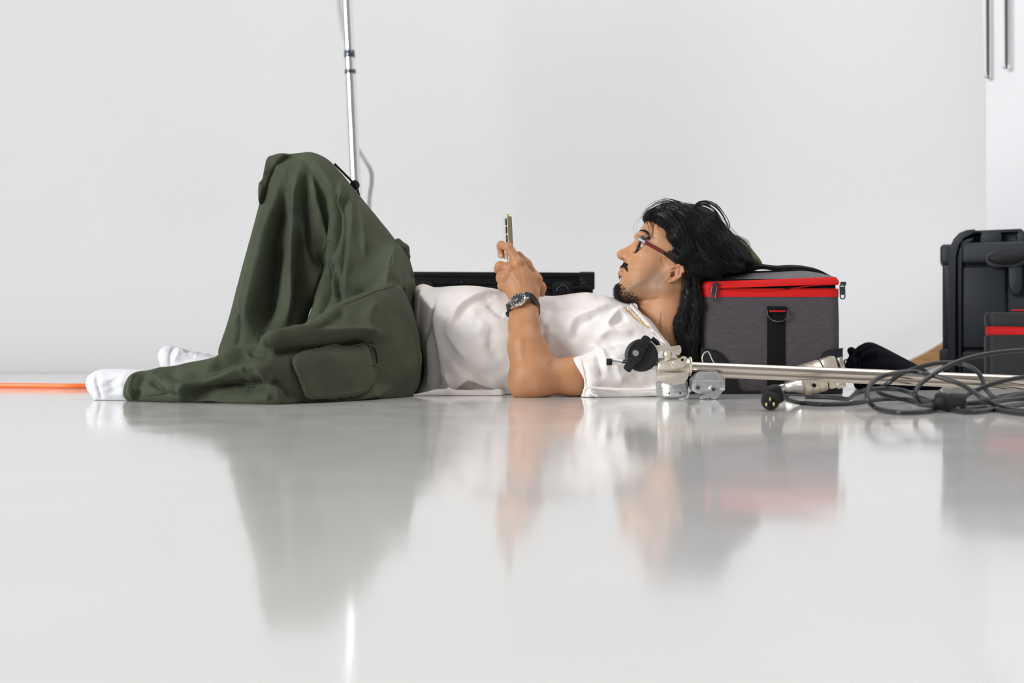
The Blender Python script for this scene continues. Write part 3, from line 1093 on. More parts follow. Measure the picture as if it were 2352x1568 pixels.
# room for the neck and for the bare arm in the sleeve opening
S.cone(P(1450, 785, 2.86), P(1500, 855, 2.835), .068, .068, k=.03)
S.cone(P(1450, 785, 3.0), P(1500, 855, 3.03), .068, .068, k=.03)
S.cone(P(1534, 680, 2.92), P(1534, 800, 2.92), .066, .066, k=.006, op='s')
S.cone(P(1290, 866, 2.69), P(1322, 868, 2.70), .0445, .044, k=.002, op='s')
S.plane((0, 0, 1), (0, 0, 0.0))
V, Q = S.mesh(0.0032)
N = vnormals(V, Q)
sf = [
    ([(1152, 668), (1110, 671), (1075, 686), (1050, 708), (1034, 738), (1024, 765)], 2.78, .007, .010),
    ([(1140, 678), (1090, 688), (1062, 712), (1045, 742)], 2.78, .013, -.008),
    ([(994, 668), (988, 710), (978, 750), (970, 776)], 2.76, .005, -.007),
    ([(1003, 690), (1000, 740), (1004, 790), (1012, 850), (1018, 895)], 2.75, .010, .010),
    ([(990, 760), (992, 800), (1000, 850), (998, 890)], 2.75, .012, -.010),
    ([(978, 770), (980, 820), (982, 870), (972, 895)], 2.75, .008, .007),
    ([(1010, 770), (1030, 800), (1060, 838), (1095, 862), (1130, 880)], 2.74, .014, -.012),
    ([(1022, 765), (1042, 800), (1075, 830)], 2.74, .008, .006),
    ([(1018, 905), (1040, 890), (1072, 870), (1090, 876), (1120, 888), (1160, 894)], 2.74, .008, .011),
    ([(1078, 880), (1100, 893), (1140, 900)], 2.74, .008, -.009),
    ([(1022, 860), (1028, 885), (1024, 905)], 2.74, .006, .007),
    ([(1090, 700), (1080, 740), (1092, 780)], 2.75, .012, .004),
    ([(1120, 690), (1140, 715), (1160, 726)], 2.76, .012, -.005),
    ([(1110, 730), (1100, 770), (1120, 800)], 2.74, .014, .004),
    ([(1130, 750), (1125, 800), (1150, 830)], 2.74, .012, -.004),
    # chest
    ([(1240, 700), (1290, 694), (1345, 680), (1380, 682)], 2.80, .011, .008),
    ([(1240, 715), (1280, 710), (1330, 700), (1390, 695)], 2.78, .012, -.007),
    ([(1244, 750), (1250, 730), (1264, 712), (1300, 700)], 2.76, .009, .007),
    ([(1250, 800), (1248, 770), (1256, 740)], 2.75, .008, -.007),
    ([(1308, 790), (1310, 755), (1326, 730), (1370, 712), (1420, 700)], 2.76, .009, .009),
    ([(1322, 790), (1324, 760), (1340, 738), (1380, 722)], 2.76, .012, -.008),
    ([(1445, 704), (1420, 716), (1396, 740), (1390, 748)], 2.79, .008, .010),
    ([(1436, 722), (1415, 738), (1398, 752)], 2.78, .010, -.011),
    ([(1390, 748), (1405, 752), (1440, 744)], 2.77, .007, .005),
    ([(1370, 780), (1400, 762), (1440, 764), (1456, 772)], 2.75, .010, .009),
    ([(1358, 805), (1366, 797), (1378, 800), (1386, 822), (1392, 850)], 2.68, .006, .008),
    ([(1372, 812), (1376, 840), (1380, 870)], 2.67, .008, -.008),
    ([(1400, 800), (1430, 790), (1470, 792)], 2.70, .010, -.008),
    ([(1410, 815), (1416, 850), (1430, 880)], 2.68, .010, .006),
    ([(1440, 810), (1450, 850), (1470, 880)], 2.69, .012, -.006),
    ([(1336, 825), (1345, 860), (1348, 900)], 2.65, .004, -.004),
    ([(1480, 742), (1505, 775), (1530, 800)], 2.81, .006, .004),
    ([(1350, 892), (1380, 888), (1440, 892), (1520, 886)], 2.67, .006, -.007),
]
V = relax(apply_folds(V, N, sf, fold=1.35), Q, 3, .5)
w = np.sin(V[:, 0] * 53 + 2.4 * np.sin(V[:, 2] * 37 + 1)) * np.sin(V[:, 2] * 44 + 1.9 * np.sin(V[:, 0] * 31 + V[:, 1] * 17)) * np.sin(V[:, 1] * 31)
V = V + N * (w * 0.0016)[:, None]
V[:, 2] = np.maximum(V[:, 2], 0.0006)
shirt = link('shirt', np_mesh('shirt', V, Q), M['shirt'], person)
shirt['label'] = 'white short-sleeved cotton shirt'
bvh_sh = BVHTree.FromPolygons([tuple(v) for v in V], [tuple(q) for q in Q])
# (collar band is sewn on below)
# stitched hem line of the cuff and the small folded tab on the floor
seam(bvh_sh, [(1333, 822), (1340, 850), (1345, 880), (1346, 900)], .0007, 'hem_stitch', M['shirt'], shirt)
b = MB()
pl = [P(x, y, 2.635) for x, y in ((1342, 909), (1343, 896), (1349, 890), (1356, 891), (1358, 900), (1362, 906), (1372, 909))]
b.tube(spline(pl, 5), .0022, 8)
b.tube(spline([P(x, y, 2.65) for x, y in ((1350, 890), (1400, 893), (1450, 895), (1515, 893))], 6), .0032, 8)
b.build('folded_hem', M['shirt'], shirt)

patch(bvh_sh, [(1449, 697), (1470, 719), (1490, 742), (1514, 768), (1538, 795), (1534, 800), (1511, 774), (1487, 748), (1467, 726), (1446, 704)], .0035, 'collar', M['shirt'], shirt, step=2.0, edge=.0015, rim=4.0)

# ---- body: head, neck, trunk, both arms and hands in one surface
YH = 2.92
B = Field()


def hp(px, py, lat=0.0):
    """a point of the head lat metres to the near side of its middle"""
    return P(px, py, YH - lat)


def mir(p):
    return np.array((p[0], 2 * YH - p[1], p[2]))


af = np.array((0.91, 0, -0.42)); au = np.array((0.42, 0, 0.91)); al = np.array((0, 1, 0))
HM = np.array([af, al, au])
zt, zb = hp(1450, 560)[2], hp(1450, 690)[2]


def facewidth(x, z):
    t = np.clip((zt - z) / (zt - zb), 0, 1)
    return 1.02 - 0.30 * t * t


B.ell(hp(1566, 572), (.100, .077, .092), HM, k=.02)
B.slab([(1490, 503), (1477, 517), (1468.5, 530), (1466.5, 537), (1464.5, 545), (1460, 555), (1453, 568), (1447, 582), (1441, 594), (1435.5, 601), (1430.5, 607),
        (1428.5, 613), (1430, 619), (1431, 624), (1427, 630), (1427.5, 637), (1426, 642), (1420, 650), (1417.5, 660), (1419.5, 671), (1426, 681), (1438, 688),
        (1462, 691), (1490, 687), (1518, 681), (1540, 668), (1556, 640), (1570, 600), (1565, 540), (1530, 500)], .068, .062, k=.025, Tfn=facewidth, Y=YH, smooth=1)
# jaw and cheek
for sgn in (1, -1):
    f = (lambda p: p) if sgn == 1 else mir
    B.cone(f(hp(1444, 676, .020)), f(hp(1528, 662, .055)), .016, .020, k=.03)
    B.cone(f(hp(1528, 662, .055)), f(hp(1552, 626, .062)), .020, .020, k=.03)
    B.ell(f(hp(1488, 590, .050)), (.030, .018, .020), HM, k=.022)
    B.ell(f(hp(1476, 541, .034)), (.016, .026, .0085), HM, k=.014)          # brow ridge
    B.ell(f(hp(1473, 562, .034)), (.013, .019, .011), HM, k=.010, op='s')    # socket
    # lids round the eyeball
    B.ell(f(hp(1482, 565, .033)), (.0148, .0165, .0135), HM, k=.005)
    B.cone(f(hp(1465, 563, .026)), f(hp(1479, 567.5, .046)), .0046, .0046, k=.0015, op='s')
    B.cone(f(hp(1479, 567.5, .046)), f(hp(1485, 570.5, .056)), .0046, .002, k=.0015, op='s')
# nose
B.slab([(1462, 549), (1458, 554), (1448, 561.5), (1437, 567.5), (1426, 575), (1420, 581), (1419.5, 586.5), (1423, 592), (1430, 596), (1436, 601), (1450, 598), (1458, 586), (1466, 570)],
       .0125, .014, k=.010, Y=YH, smooth=1)
B.ell(hp(1427.5, 584.5), (.0105, .0125, .0105), HM, k=.010)
for sgn in (1, -1):
    f = (lambda p: p) if sgn == 1 else mir
    B.ell(f(hp(1442, 591, .0135)), (.0115, .0075, .0095), HM, k=.006)
    B.ell(f(hp(1434, 597, .0080)), (.0068, .0040, .0036), HM, k=.002, op='s')
    # lips
    B.chain([hp(1428.5, 615.5, 0), f(hp(1432, 617.5, .013)), f(hp(1443, 622.5, .025))], [.0055, .0045, .0022], k=.005)
    B.chain([hp(1425.5, 628, 0), f(hp(1429.5, 628.5, .012)), f(hp(1442, 624.5, .024))], [.0066, .0052, .0022], k=.005)
    B.chain([hp(1423, 621.5, 0), f(hp(1430, 622.5, .014)), f(hp(1444, 624, .026))], [.0012, .0012, .0008], k=.0025, op='s')
    # ear
    E = [(1524, 642), (1526, 648), (1534, 651), (1546, 647), (1559, 639), (1568, 629), (1572, 619), (1568, 611), (1559, 607), (1550, 609), (1543, 615), (1536, 624), (1527, 634)]
    yc = .079
    ef = [P(x, y, YH - yc) for x, y in E]
    B.slab([(x, y, (YH - yc) if sgn == 1 else (YH + yc)) for x, y in E] if sgn == 1 else
           [(1176 + q[0] * F / (YH + yc), 784 - (q[2] - CAM_H) * F / (YH + yc), YH + yc) for q in ef], .0085, .0095, k=.004, smooth=2)
    B.ell(f(P(1550, 627, YH - .0905)), (.0095, .006, .0185), np.array([(0.80, 0, -0.6), (0, 1, 0), (0.6, 0, 0.8)]), k=.003, op='s')
    B.ell(f(P(1546, 630, YH - .086)), (.0055, .013, .0085), np.array([(0.80, 0, -0.6), (0, 1, 0), (0.6, 0, 0.8)]), k=.002, op='s')
    B.chain([f(P(x, y, YH - .0875)) for x, y in ((1540, 618), (1548, 611), (1559, 609), (1568, 614), (1569, 623), (1562, 634), (1550, 643), (1538, 648))],
            [.002, .0032, .0036, .0036, .0035, .0033, .003, .003], k=.003)
    B.chain([f(P(x, y, YH - .086)) for x, y in ((1555, 612), (1558.5, 621), (1555, 631), (1546, 639))], [.002, .0024, .0024, .002], k=.003)
    B.ell(f(P(1538, 630, YH - .0865)), (.004, .004, .005), k=.003)
    # muscle of the neck
    B.cone(f(hp(1560, 655, .052)), f(hp(1510, 760, .020)), .017, .014, k=.02)
# neck and trunk
B.cone(hp(1545, 650), hp(1531, 720), .056, .0635, k=.03)
B.cone(hp(1531, 720), hp(1536, 810), .0635, .063, k=.03)
B.ell(P(1450, 805, 2.94), (.11, .12, .06), k=.04)
B.ell(P(1250, 800, 2.93), (.20, .14, .07), k=.05)


# arms
YM = 2.955


def arm(mirror):
    f = (lambda p: p) if not mirror else (lambda p: np.array((p[0] + .012, 2 * YM - p[1], p[2])))
    B.cone(f(P(1450, 850, 2.80)), f(P(1320, 864, 2.705)), .050, .0425, k=.03)
    B.cone(f(P(1320, 864, 2.705)), f(P(1228, 869, 2.685)), .0425, .0415, k=.02)
    B.cone(f(P(1228, 869, 2.685)), f(P(1207, 872, 2.685)), .041, .036, k=.03)        # elbow
    B.ell(f(P(1199, 890, 2.685)), (.024, .026, .022), k=.03)
    g = f if not mirror else (lambda p: np.array((p[0] + .012, 2 * 2.865 - p[1], p[2])))
    h = f if not mirror else (lambda p: (f(p) + g(p)) / 2)
    B.chain([f(P(1216, 852, 2.69)), h(P(1208, 795, 2.705)), g(P(1203, 745, 2.735)), g(P(1203, 712, 2.768)), g(P(1204, 690, 2.788))],
            [.045, .0400, .0340, .0315, .030], k=.02)
    B.ell(f(P(1238, 835, 2.705)), (.026, .03, .036), k=.04)                            # forearm muscle by the crook


arm(False)
arm(True)


def mir2(p):
    return np.array((p[0] + .012, 2 * 2.865 - p[1], p[2]))


def hand(f, dz=0.0):
    k = .006
    q = lambda x, y, Y: f(P(x, y, Y - .056)) + np.array((0, 0, dz))
    # palm: fan from wrist to knuckles
    B.cone(q(1204, 692, 2.848), q(1200, 664, 2.858), .029, .026, k=.02)
    B.cone(q(1196, 680, 2.852), q(1160, 655, 2.862), .022, .0135, k=.016)
    B.cone(q(1198, 675, 2.852), q(1163, 636, 2.860), .024, .0145, k=.016)
    B.cone(q(1204, 670, 2.852), q(1175, 616, 2.858), .024, .0155, k=.016)
    B.cone(q(1212, 672, 2.855), q(1192, 605, 2.858), .024, .0150, k=.016)
    B.cone(q(1190, 650, 2.862), q(1205, 640, 2.866), .024, .022, k=.02)
    # fingers: knuckle, middle joint, end joint, tip
    B.chain([q(1191, 604, 2.857), q(1167, 567, 2.862), q(1151, 563, 2.884), q(1149, 570, 2.904)], [.0135, .0108, .0098, .0082], k=k)
    B.chain([q(1173, 617, 2.857), q(1148, 611, 2.860), q(1144, 618, 2.885), q(1153, 621, 2.903)], [.0140, .0112, .0098, .0082], k=k)
    B.chain([q(1161, 636, 2.858), q(1150, 636, 2.866), q(1149, 641, 2.890), q(1157, 643, 2.905)], [.0138, .0110, .0095, .0080], k=k)
    B.chain([q(1158, 655, 2.860), q(1152, 656, 2.872), q(1153, 660, 2.890), q(1160, 661, 2.902)], [.0122, .0095, .0085, .0072], k=k)
    # thumb leaves the side of the palm
    B.chain([q(1222, 676, 2.864), q(1231, 642, 2.876), q(1209, 606, 2.884), q(1192, 585, 2.892)], [.018, .0145, .0112, .0088], k=.010)


hand(lambda p: p)
hand(mir2, -.016)
# knuckles and tendons of the near hand
for x, y in ((1190, 603), (1171, 617), (1160, 636)):
    B.ell(P(x, y, 2.790), (.008, .006, .008), k=.010)
B.plane((0, 0, 1), (0, 0, 0.0))
V, Q = B.mesh(0.0019)
V = relax(V, Q, 1, .35)
N = vnormals(V, Q)
V = apply_folds(V, N, fold=1.0, folds=[
    ([(1390 + 64, 692), (1490, 690), (1518, 685)], 2.86, .0035, -.004),
    ([(1462, 697), (1480, 702), (1496, 712)], 2.86, .003, -.0025),
    ([(1262, 830), (1270, 838), (1276, 846)], 2.66, .008, -.002),
    ([(1213, 616), (1222, 623), (1228, 622)], 2.85, .004, -.005),
    ([(1448, 596), (1452, 606), (1450, 616)], 2.88, .004, -.002),
    ([(1196, 612), (1204, 640), (1206, 664)], 2.83, .003, .0012),
    ([(1176, 625), (1190, 650), (1198, 668)], 2.83, .003, .0012),
    ([(1200, 726), (1206, 780), (1204, 830)], 2.75, .010, -.002),
])
# colour of the skin itself: stubble, lips, ears
col = np.tile(np.array((0.52, 0.262, 0.132)), (len(V), 1))
head = (V[:, 0] > P(1405, 0, YH)[0]) & (V[:, 2] > .20)
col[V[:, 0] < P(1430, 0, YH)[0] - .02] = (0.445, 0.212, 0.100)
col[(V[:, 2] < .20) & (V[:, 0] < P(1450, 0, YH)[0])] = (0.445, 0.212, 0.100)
lat = np.abs(V[:, 1] - YH)


def blob(px, py, rx, rz, latc=None, rl=1):
    c = hp(px, py)
    d = ((V[:, 0] - c[0]) / rx) ** 2 + ((V[:, 2] - c[2]) / rz) ** 2
    if latc is not None:
        d = d + ((lat - latc) / rl) ** 2
    return np.exp(-d)


def tint(w, c):
    global col
    w = (w * head)[:, None]
    col = col * (1 - w) + np.array(c) * w


sp = 0.75 + 0.5 * RNG.random(len(V))
tint(np.clip((blob(1490, 655, .050, .030) * .8 + blob(1450, 672, .030, .022) * .7 + blob(1505, 635, .022, .03) * .4) * sp, 0, .75), (0.22, 0.135, 0.080))
tint(np.clip(blob(1430, 606, .012, .008, 0, .022) * .8, 0, .8), (0.20, 0.11, 0.07))
tint(np.clip(blob(1430, 616, .008, .0045, 0, .020) * 1.2 + blob(1428, 628, .008, .005, 0, .018) * 1.2, 0, .85), (0.36, 0.14, 0.105))
tint(np.clip(blob(1424, 588, .016, .012, 0, .02) * .6, 0, .5), (0.50, 0.21, 0.13))
tint(np.clip(blob(1550, 628, .026, .028, .088, .016) * .8, 0, .7), (0.56, 0.25, 0.16))
tint(np.clip(blob(1480, 566, .018, .010, .045, .02) * .4, 0, .35), (0.34, 0.165, 0.10))
tint(np.clip(blob(1475, 640, .02, .02) * .2, 0, .2), (0.40, 0.22, 0.13))
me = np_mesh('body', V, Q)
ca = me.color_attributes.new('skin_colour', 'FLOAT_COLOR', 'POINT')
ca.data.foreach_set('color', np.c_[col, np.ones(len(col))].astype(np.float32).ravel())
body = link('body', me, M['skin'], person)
body['label'] = 'tanned head, neck, arms and hands'
bvh_bd = BVHTree.FromPolygons([tuple(v) for v in V], [tuple(q) for q in Q])

# eyes
for f in (lambda p: p, mir):
    c = f(hp(1480.5, 565.5, .032))
    b = MB()
    b.ball(c, .0128, 24)
    b.mi = 1
    look = np.array((-.94, -.04 if f is not mir else .04, -.10)); look /= np.linalg.norm(look)
    b.lathe([(.0062, .0113), (.0055, .0122), (.0035, .0130), (.001, .0133)], c, look, 20)
    b.build('eye', [M['eye_white'], M['iris']], body)
# finger nails of the near hand and of the finger behind it
for x, y, Y, n in ((1150, 588, 2.868, (-.3, -.95, .1)),):
    F2 = Field()
    c = P(x, y, Y)
    F2.cone(P(1149, 566, 2.85), P(1151, 586, 2.832), .0095, .0082, k=.004)
    v2, q2 = F2.mesh(.0018)
    me2 = np_mesh('fingertip', v2, q2)
    ca = me2.color_attributes.new('skin_colour', 'FLOAT_COLOR', 'POINT')
    ca.data.foreach_set('color', np.tile(np.array((.47, .22, .13, 1), np.float32), len(v2)))
    link('fingertip', me2, M['skin'], body)
    nb = MB()
    nb.ball(P(1151.5, 588, 2.8255), (.0045, .0022, .0065), 14)
    nb.build('nail', mat('nail', (.62, .38, .28), .25), body)

# ---- eyebrows, moustache, beard
def hairs(name, roots, dirs, length, r, m, parent, curl=.3, seg=4, nrm=None):
    b = MB()
    for p, d in zip(roots, dirs):
        p = Vector(p); d = Vector(d).normalized()
        L = length * random.uniform(.6, 1.15)
        side = Vector((random.uniform(-1, 1), random.uniform(-1, 1), random.uniform(-1, 1))) * curl
        pts = [p + d * (L * t) + side * (L * t * t * .5) for t in np.linspace(0, 1, seg)]
        rr = [r * (1 - .85 * t) for t in np.linspace(0, 1, seg)]
        b.tube(pts, rr, 3)
    return b.build(name, m, parent, sharp=180)


for f in (lambda p: p, mir):
    sgn = 1 if f is not mir else -1
    roots, dirs = [], []
    line = spline([hp(1467, 533, .010), hp(1470, 532, .024), hp(1478, 536, .040), hp(1489, 546, .056)], 20)
    for p in line:
        p = np.array(p)
        for j in range(7):
            qv = p + np.array((random.uniform(-.003, .004), random.uniform(-.003, .003), random.uniform(-.0045, .0045)))
            g = bvh_bd.find_nearest(Vector(f(qv)))
            roots.append(g[0]); n = g[1]
            d = Vector((.55, -.5 * sgn, -.25)) + n * .35
            dirs.append(d)
    hairs('eyebrow', roots, dirs, .010, .00055, M['beard'], body, .15)
# beard on chin: short hairs rooted on the skin
roots, dirs = [], []
vi = np.nonzero(head)[0]
Vh, Nh = V[vi], vnormals(V, Q)[vi]
C = np.stack([1176 + Vh[:, 0] * F / YH, 784 - (Vh[:, 2] - CAM_H) * F / YH], 1)
bp = chaikin([(1412, 646), (1424, 650), (1436, 660), (1448, 668), (1460, 678), (1466, 690), (1440, 700), (1410, 690), (1402, 665)], 1)
dd = poly_sdf(C[:, 0], C[:, 1], [tuple(p) for p in bp])
latv = np.abs(Vh[:, 1] - YH)
prob = np.clip(-dd / 6, 0, 1) * np.clip(1.25 - latv / .044, 0, 1)
sel = np.nonzero(RNG.random(len(prob)) < prob * .75)[0]
for i in sel:
    roots.append(Vh[i]); dirs.append(Nh[i] * .8 + np.array((-.35, 0, -.9)))
hairs('beard', roots, dirs, .0125, .00062, M['beard'], body, .35)
# soul patch and moustache
roots, dirs = [], []
for poly, latmax, dens in (([(1418, 634), (1425, 633), (1427, 643), (1418, 644)], .007, .9),
                           ([(1426, 601), (1434, 602), (1440, 608), (1445, 618), (1444, 626), (1438, 623), (1432, 613), (1425, 612)], .034, .9)):
    dd = poly_sdf(C[:, 0], C[:, 1], [tuple(p) for p in chaikin(poly, 1)])
    sel = np.nonzero((dd < 0) & (latv < latmax) & (RNG.random(len(dd)) < dens))[0]
    for i in sel:
        roots.append(Vh[i]); s = np.sign(Vh[i][1] - YH)
        dirs.append(Nh[i] * .55 + np.array((.12, s * .45, -.85)))
hairs('moustache', roots, dirs, .0085, .0006, M['beard'], body, .25)

# ---- hair
HF = Field()
HO = [(1484, 506), (1480, 497), (1490, 486), (1505, 476), (1523, 468), (1548, 468), (1572, 474), (1592, 476), (1615, 482), (1638, 496), (1654, 516), (1668, 534),
      (1688, 553), (1706, 570), (1720, 592), (1726, 607), (1716, 617), (1690, 628), (1655, 637), (1622, 647), (1604, 664), (1600, 720), (1598, 800), (1594, 880),
      (1575, 880), (1552, 830), (1530, 785), (1522, 755), (1527, 728), (1546, 700), (1563, 668), (1573, 642), (1574, 618), (1560, 608), (1541, 605), (1521, 596),
      (1517, 586), (1519, 572), (1512, 556), (1500, 538), (1492, 520)]
HF.slab(HO, .092, .055, k=.01, Y=YH + .004, smooth=1)
# broad locks over the volume
for pts, r in (([(1500, 490), (1530, 500), (1560, 530), (1590, 570)], .012), ([(1530, 474), (1575, 490), (1615, 530), (1640, 580)], .013),
               ([(1532, 540), (1552, 547), (1580, 575), (1600, 620)], .012), ([(1536, 578), (1565, 592), (1600, 620), (1650, 628)], .012),
               ([(1580, 480), (1630, 510), (1660, 560), (1690, 610)], .013), ([(1575, 630), (1580, 680), (1565, 740), (1570, 800)], .010),
               ([(1595, 640), (1600, 700), (1590, 780), (1590, 850)], .010), ([(1560, 560), (1600, 590), (1640, 610), (1700, 612)], .010)):
    HF.chain([P(x, y, YH - .082) for x, y in pts], [r * .25, r, r, r * .4], k=.012)
V, Q = HF.mesh(0.0035)
N = vnormals(V, Q)
w = np.sin((V[:, 0] * .8 + V[:, 2] * .9) * 210 + 3 * np.sin(V[:, 2] * 45 + V[:, 0] * 30))
V = V + N * (w * .0016)[:, None]
hv, hq = V, Q
# flow of the hair over the head, given at a few places (px) as directions in the picture plane
ctrl = [((1482, 500), (-.5, .8)), ((1500, 485), (-.75, .55)), ((1500, 530), (-.15, 1)), ((1530, 475), (.6, -.25)), ((1560, 470), (.9, .0)), ((1530, 510), (.6, .7)), ((1540, 545), (.55, .8)),
        ((1525, 570), (.1, 1)), ((1570, 500), (.8, .55)), ((1590, 540), (.5, .85)), ((1560, 590), (.7, .6)), ((1620, 500), (.8, .6)), ((1650, 530), (.55, .85)), ((1630, 580), (.5, .8)),
        ((1690, 560), (.75, .65)), ((1720, 595), (.3, .9)), ((1660, 620), (.9, .2)), ((1600, 630), (.75, .6)), ((1585, 660), (-.1, 1)), ((1600, 720), (0, 1)),
        ((1560, 720), (-.4, .9)), ((1545, 760), (0, 1)), ((1580, 800), (.1, 1)), ((1590, 860), (.1, 1))]
cp = np.array([c[0] for c in ctrl], float); cd = np.array([c[1] for c in ctrl], float)


def flow(p):
    x = 1176 + p[:, 0] * F / p[:, 1]; y = 784 - (p[:, 2] - CAM_H) * F / p[:, 1]
    d2 = (x[:, None] - cp[:, 0]) ** 2 + (y[:, None] - cp[:, 1]) ** 2 + 60
    wgt = 1 / d2 ** 1.4
    g = (wgt[:, :, None] * cd[None]).sum(1) / wgt.sum(1)[:, None]
    return np.stack([g[:, 0], np.zeros(len(g)), -g[:, 1]], 1)


def strands(nst, steps, step, lift, wav, r):
    idx = RNG.integers(0, len(hv), nst)
    p = hv[idx].copy()
    ph = RNG.random(nst) * 6.28; fr = .25 + .35 * RNG.random(nst)
    lf = RNG.random(nst) * lift
    drift = RNG.normal(0, .35, (nst, 3)); drift[:, 1] *= .6
    out = [p.copy()]
    for s in range(steps):
        d = flow(p) + drift + wav * np.sin(fr * s + ph)[:, None] * np.array((.6, 0, .6))
        g = HF.grad(p)
        d -= g * (d * g).sum(1, keepdims=True)
        d /= np.linalg.norm(d, axis=1, keepdims=True) + 1e-6
        p = p + d * step
        dist = HF.eval(p[:, 0], p[:, 1], p[:, 2])
        tgt = .001 + lf * math.sin(math.pi * min(1, (s + 1) / steps * .8))
        p = p - g * np.clip(dist - tgt, -.012, .012)[:, None]
        p[:, 2] = np.maximum(p[:, 2], .004)
        out.append(p.copy())
    A = np.array(out).transpose(1, 0, 2)
    n = steps + 1
    tp = np.array([r * (1 - .8 * (i / steps) ** 2) for i in range(n)])
    tp[0] *= .4
    vs, qs = [], []
    base = 0
    tang = np.gradient(A, axis=1); tang /= np.linalg.norm(tang, axis=2, keepdims=True) + 1e-9
    a = np.cross(tang, np.array((0, 1.0, .2))); a /= np.linalg.norm(a, axis=2, keepdims=True) + 1e-9
    bb = np.cross(tang, a)
    rings = []
    for k in range(3):
        t = 2 * math.pi * k / 3
        rings.append(A + (a * math.cos(t) + bb * math.sin(t)) * tp[None, :, None])
    Rg = np.stack(rings, 2)                       # strands, points, 3, xyz
    Vs = Rg.reshape(-1, 3)
    ii = (np.arange(nst)[:, None, None] * n * 3 + np.arange(n - 1)[None, :, None] * 3)
    kk = np.arange(3)[None, None, :]; kl = (kk + 1) % 3
    Qs = np.stack([ii + kk, ii + kl, ii + 3 + kl, ii + 3 + kk], -1).reshape(-1, 4)
    return Vs, Qs


allV, allQ, o = [hv], [hq], len(hv)
for a in ((5200, 14, .0066, .003, .25, .0006), (2600, 16, .0068, .007, .45, .0005), (220, 18, .0068, .020, .6, .0004)):
    v2, q2 = strands(*a)
    allV.append(v2); allQ.append(q2 + o); o += len(v2)
# loose locks that leave the outline, and wisps on brow and neck
fly = [([(1592, 476), (1612, 464), (1640, 470), (1660, 492), (1671, 516), (1671, 536)], 9, .0011),
       ([(1596, 474), (1620, 470), (1642, 484), (1656, 508), (1664, 532)], 10, .0009),
       ([(1600, 478), (1625, 484), (1644, 502), (1656, 526)], 8, .0009),
       ([(1590, 478), (1570, 468), (1545, 460), (1522, 458)], 6, .0006),
       ([(1560, 470), (1535, 462), (1505, 470), (1484, 486), (1476, 500)], 8, .0006),
       ([(1488, 492), (1470, 500), (1460, 515), (1458, 530), (1462, 540)], 2, .0004),
       ([(1490, 505), (1492, 520), (1497, 536), (1500, 546), (1512, 552), (1519, 553)], 3, .0005),
       ([(1496, 508), (1499, 525), (1498, 540), (1504, 549)], 4, .0006),
       ([(1686, 544), (1705, 548), (1720, 556), (1722, 568), (1714, 576)], 4, .0006),
       ([(1670, 528), (1690, 540), (1712, 556), (1730, 580)], 4, .0006),
       ([(1545, 690), (1530, 700), (1520, 715), (1516, 740), (1520, 770)], 5, .0004),
       ([(1560, 668), (1540, 668), (1526, 672), (1518, 684)], 4, .00035),
       ([(1562, 676), (1540, 682), (1530, 690), (1522, 705)], 4, .00035),
       ([(1518, 590), (1516, 600), (1522, 610)], 3, .0003),
       ([(1570, 612), (1568, 630), (1572, 650), (1566, 672)], 5, .0007),
       ([(1480, 500), (1484, 515), (1487, 524)], 5, .0005),
       ([(1490, 500), (1496, 516), (1505, 530), (1512, 545)], 10, .0007)]
fb = MB()
for pts, n, r in fly:
    for i in range(n):
        jx, jy, jd = random.gauss(0, 2.5), random.gauss(0, 2.5), random.uniform(-.02, .02)
        front = pts[0][0] < 1600 and pts[-1][1] > 520
        Y0 = YH - (.088 if front else .03) + jd * (.3 if front else 1)
        if pts[0][0] < 1566 and pts[0][1] > 640: Y0 = YH - .067 + jd * .1
        if pts[0][0] < 1495 and pts[0][1] < 510: Y0 = YH - random.uniform(0, .07)
        q = [P(x + jx * (1 - .4 * (k == 0)) + random.gauss(0, .8), y + jy + random.gauss(0, .8), Y0 + (.01 if k == 0 else 0)) for k, (x, y) in enumerate(pts)]
        sp_ = spline(q, 6)
        fb.tube(sp_, [r * (1 - .75 * (k / len(sp_)) ** 2) for k in range(len(sp_))], 3)
fv = np.array(fb.v)
fq = np.array([f + (f[-1],) if len(f) == 3 else f for f in fb.f if len(f) == 4])
allV.append(fv); allQ.append(fq + o)
hair = link('hair', np_mesh('hair', np.concatenate(allV), np.concatenate(allQ)), M['hair'], person)
hair['label'] = 'long wavy black hair'

# ------------------------------------------------------------------ things on the person
# phone held upright in both hands
YPH = 2.855
phone = empty('phone', P(1170, 640, YPH), 'gold-edged phone held upright in both hands above the white shirt', 'phone')
pb, pt = PV(1171.5, 640, YPH), PV(1164.5, 495, YPH)
up = (pt - pb).normalized()
ctr = (pt + pb) / 2
yaw = math.radians(9)
nrm = Vector((-math.cos(yaw), -math.sin(yaw), 0)); nrm = (nrm - up * nrm.dot(up)).normalized()   # the back looks this way
wid = up.cross(nrm).normalized()
hh = (pt - pb).length / 2
MB().prism(rounded_rect(.0375, hh, .009), ctr, wid, up, nrm, .0100, .0015).build('frame', M['phone_gold'], phone)
MB().prism(rounded_rect(.0362, hh - .0014, .008), ctr + nrm * .0052, wid, up, nrm, .0016, .0004).build('back_panel', M['phone_back'], phone)
MB().prism(rounded_rect(.0362, hh - .0014, .008), ctr - nrm * .0052, wid, up, nrm, .0012, .0003).build('screen', M['black_glass'], phone)
side = -1 if wid.y > 0 else 1        # lenses sit by the near edge
for k in range(3):
    c = ctr + up * (hh - .018 - k * .0205) + wid * (side * .0245) + nrm * .0075
    MB().lathe([(.0088, -.003), (.0088, .0012), (.0078, .002), (.001, .002)], c, nrm, 24).build('camera_lens', M['black_glass'], phone)
    MB().lathe([(.0094, -.0025), (.0094, .0004), (.0088, .0008)], c, nrm, 24).build('lens_ring', M['gun'], phone)

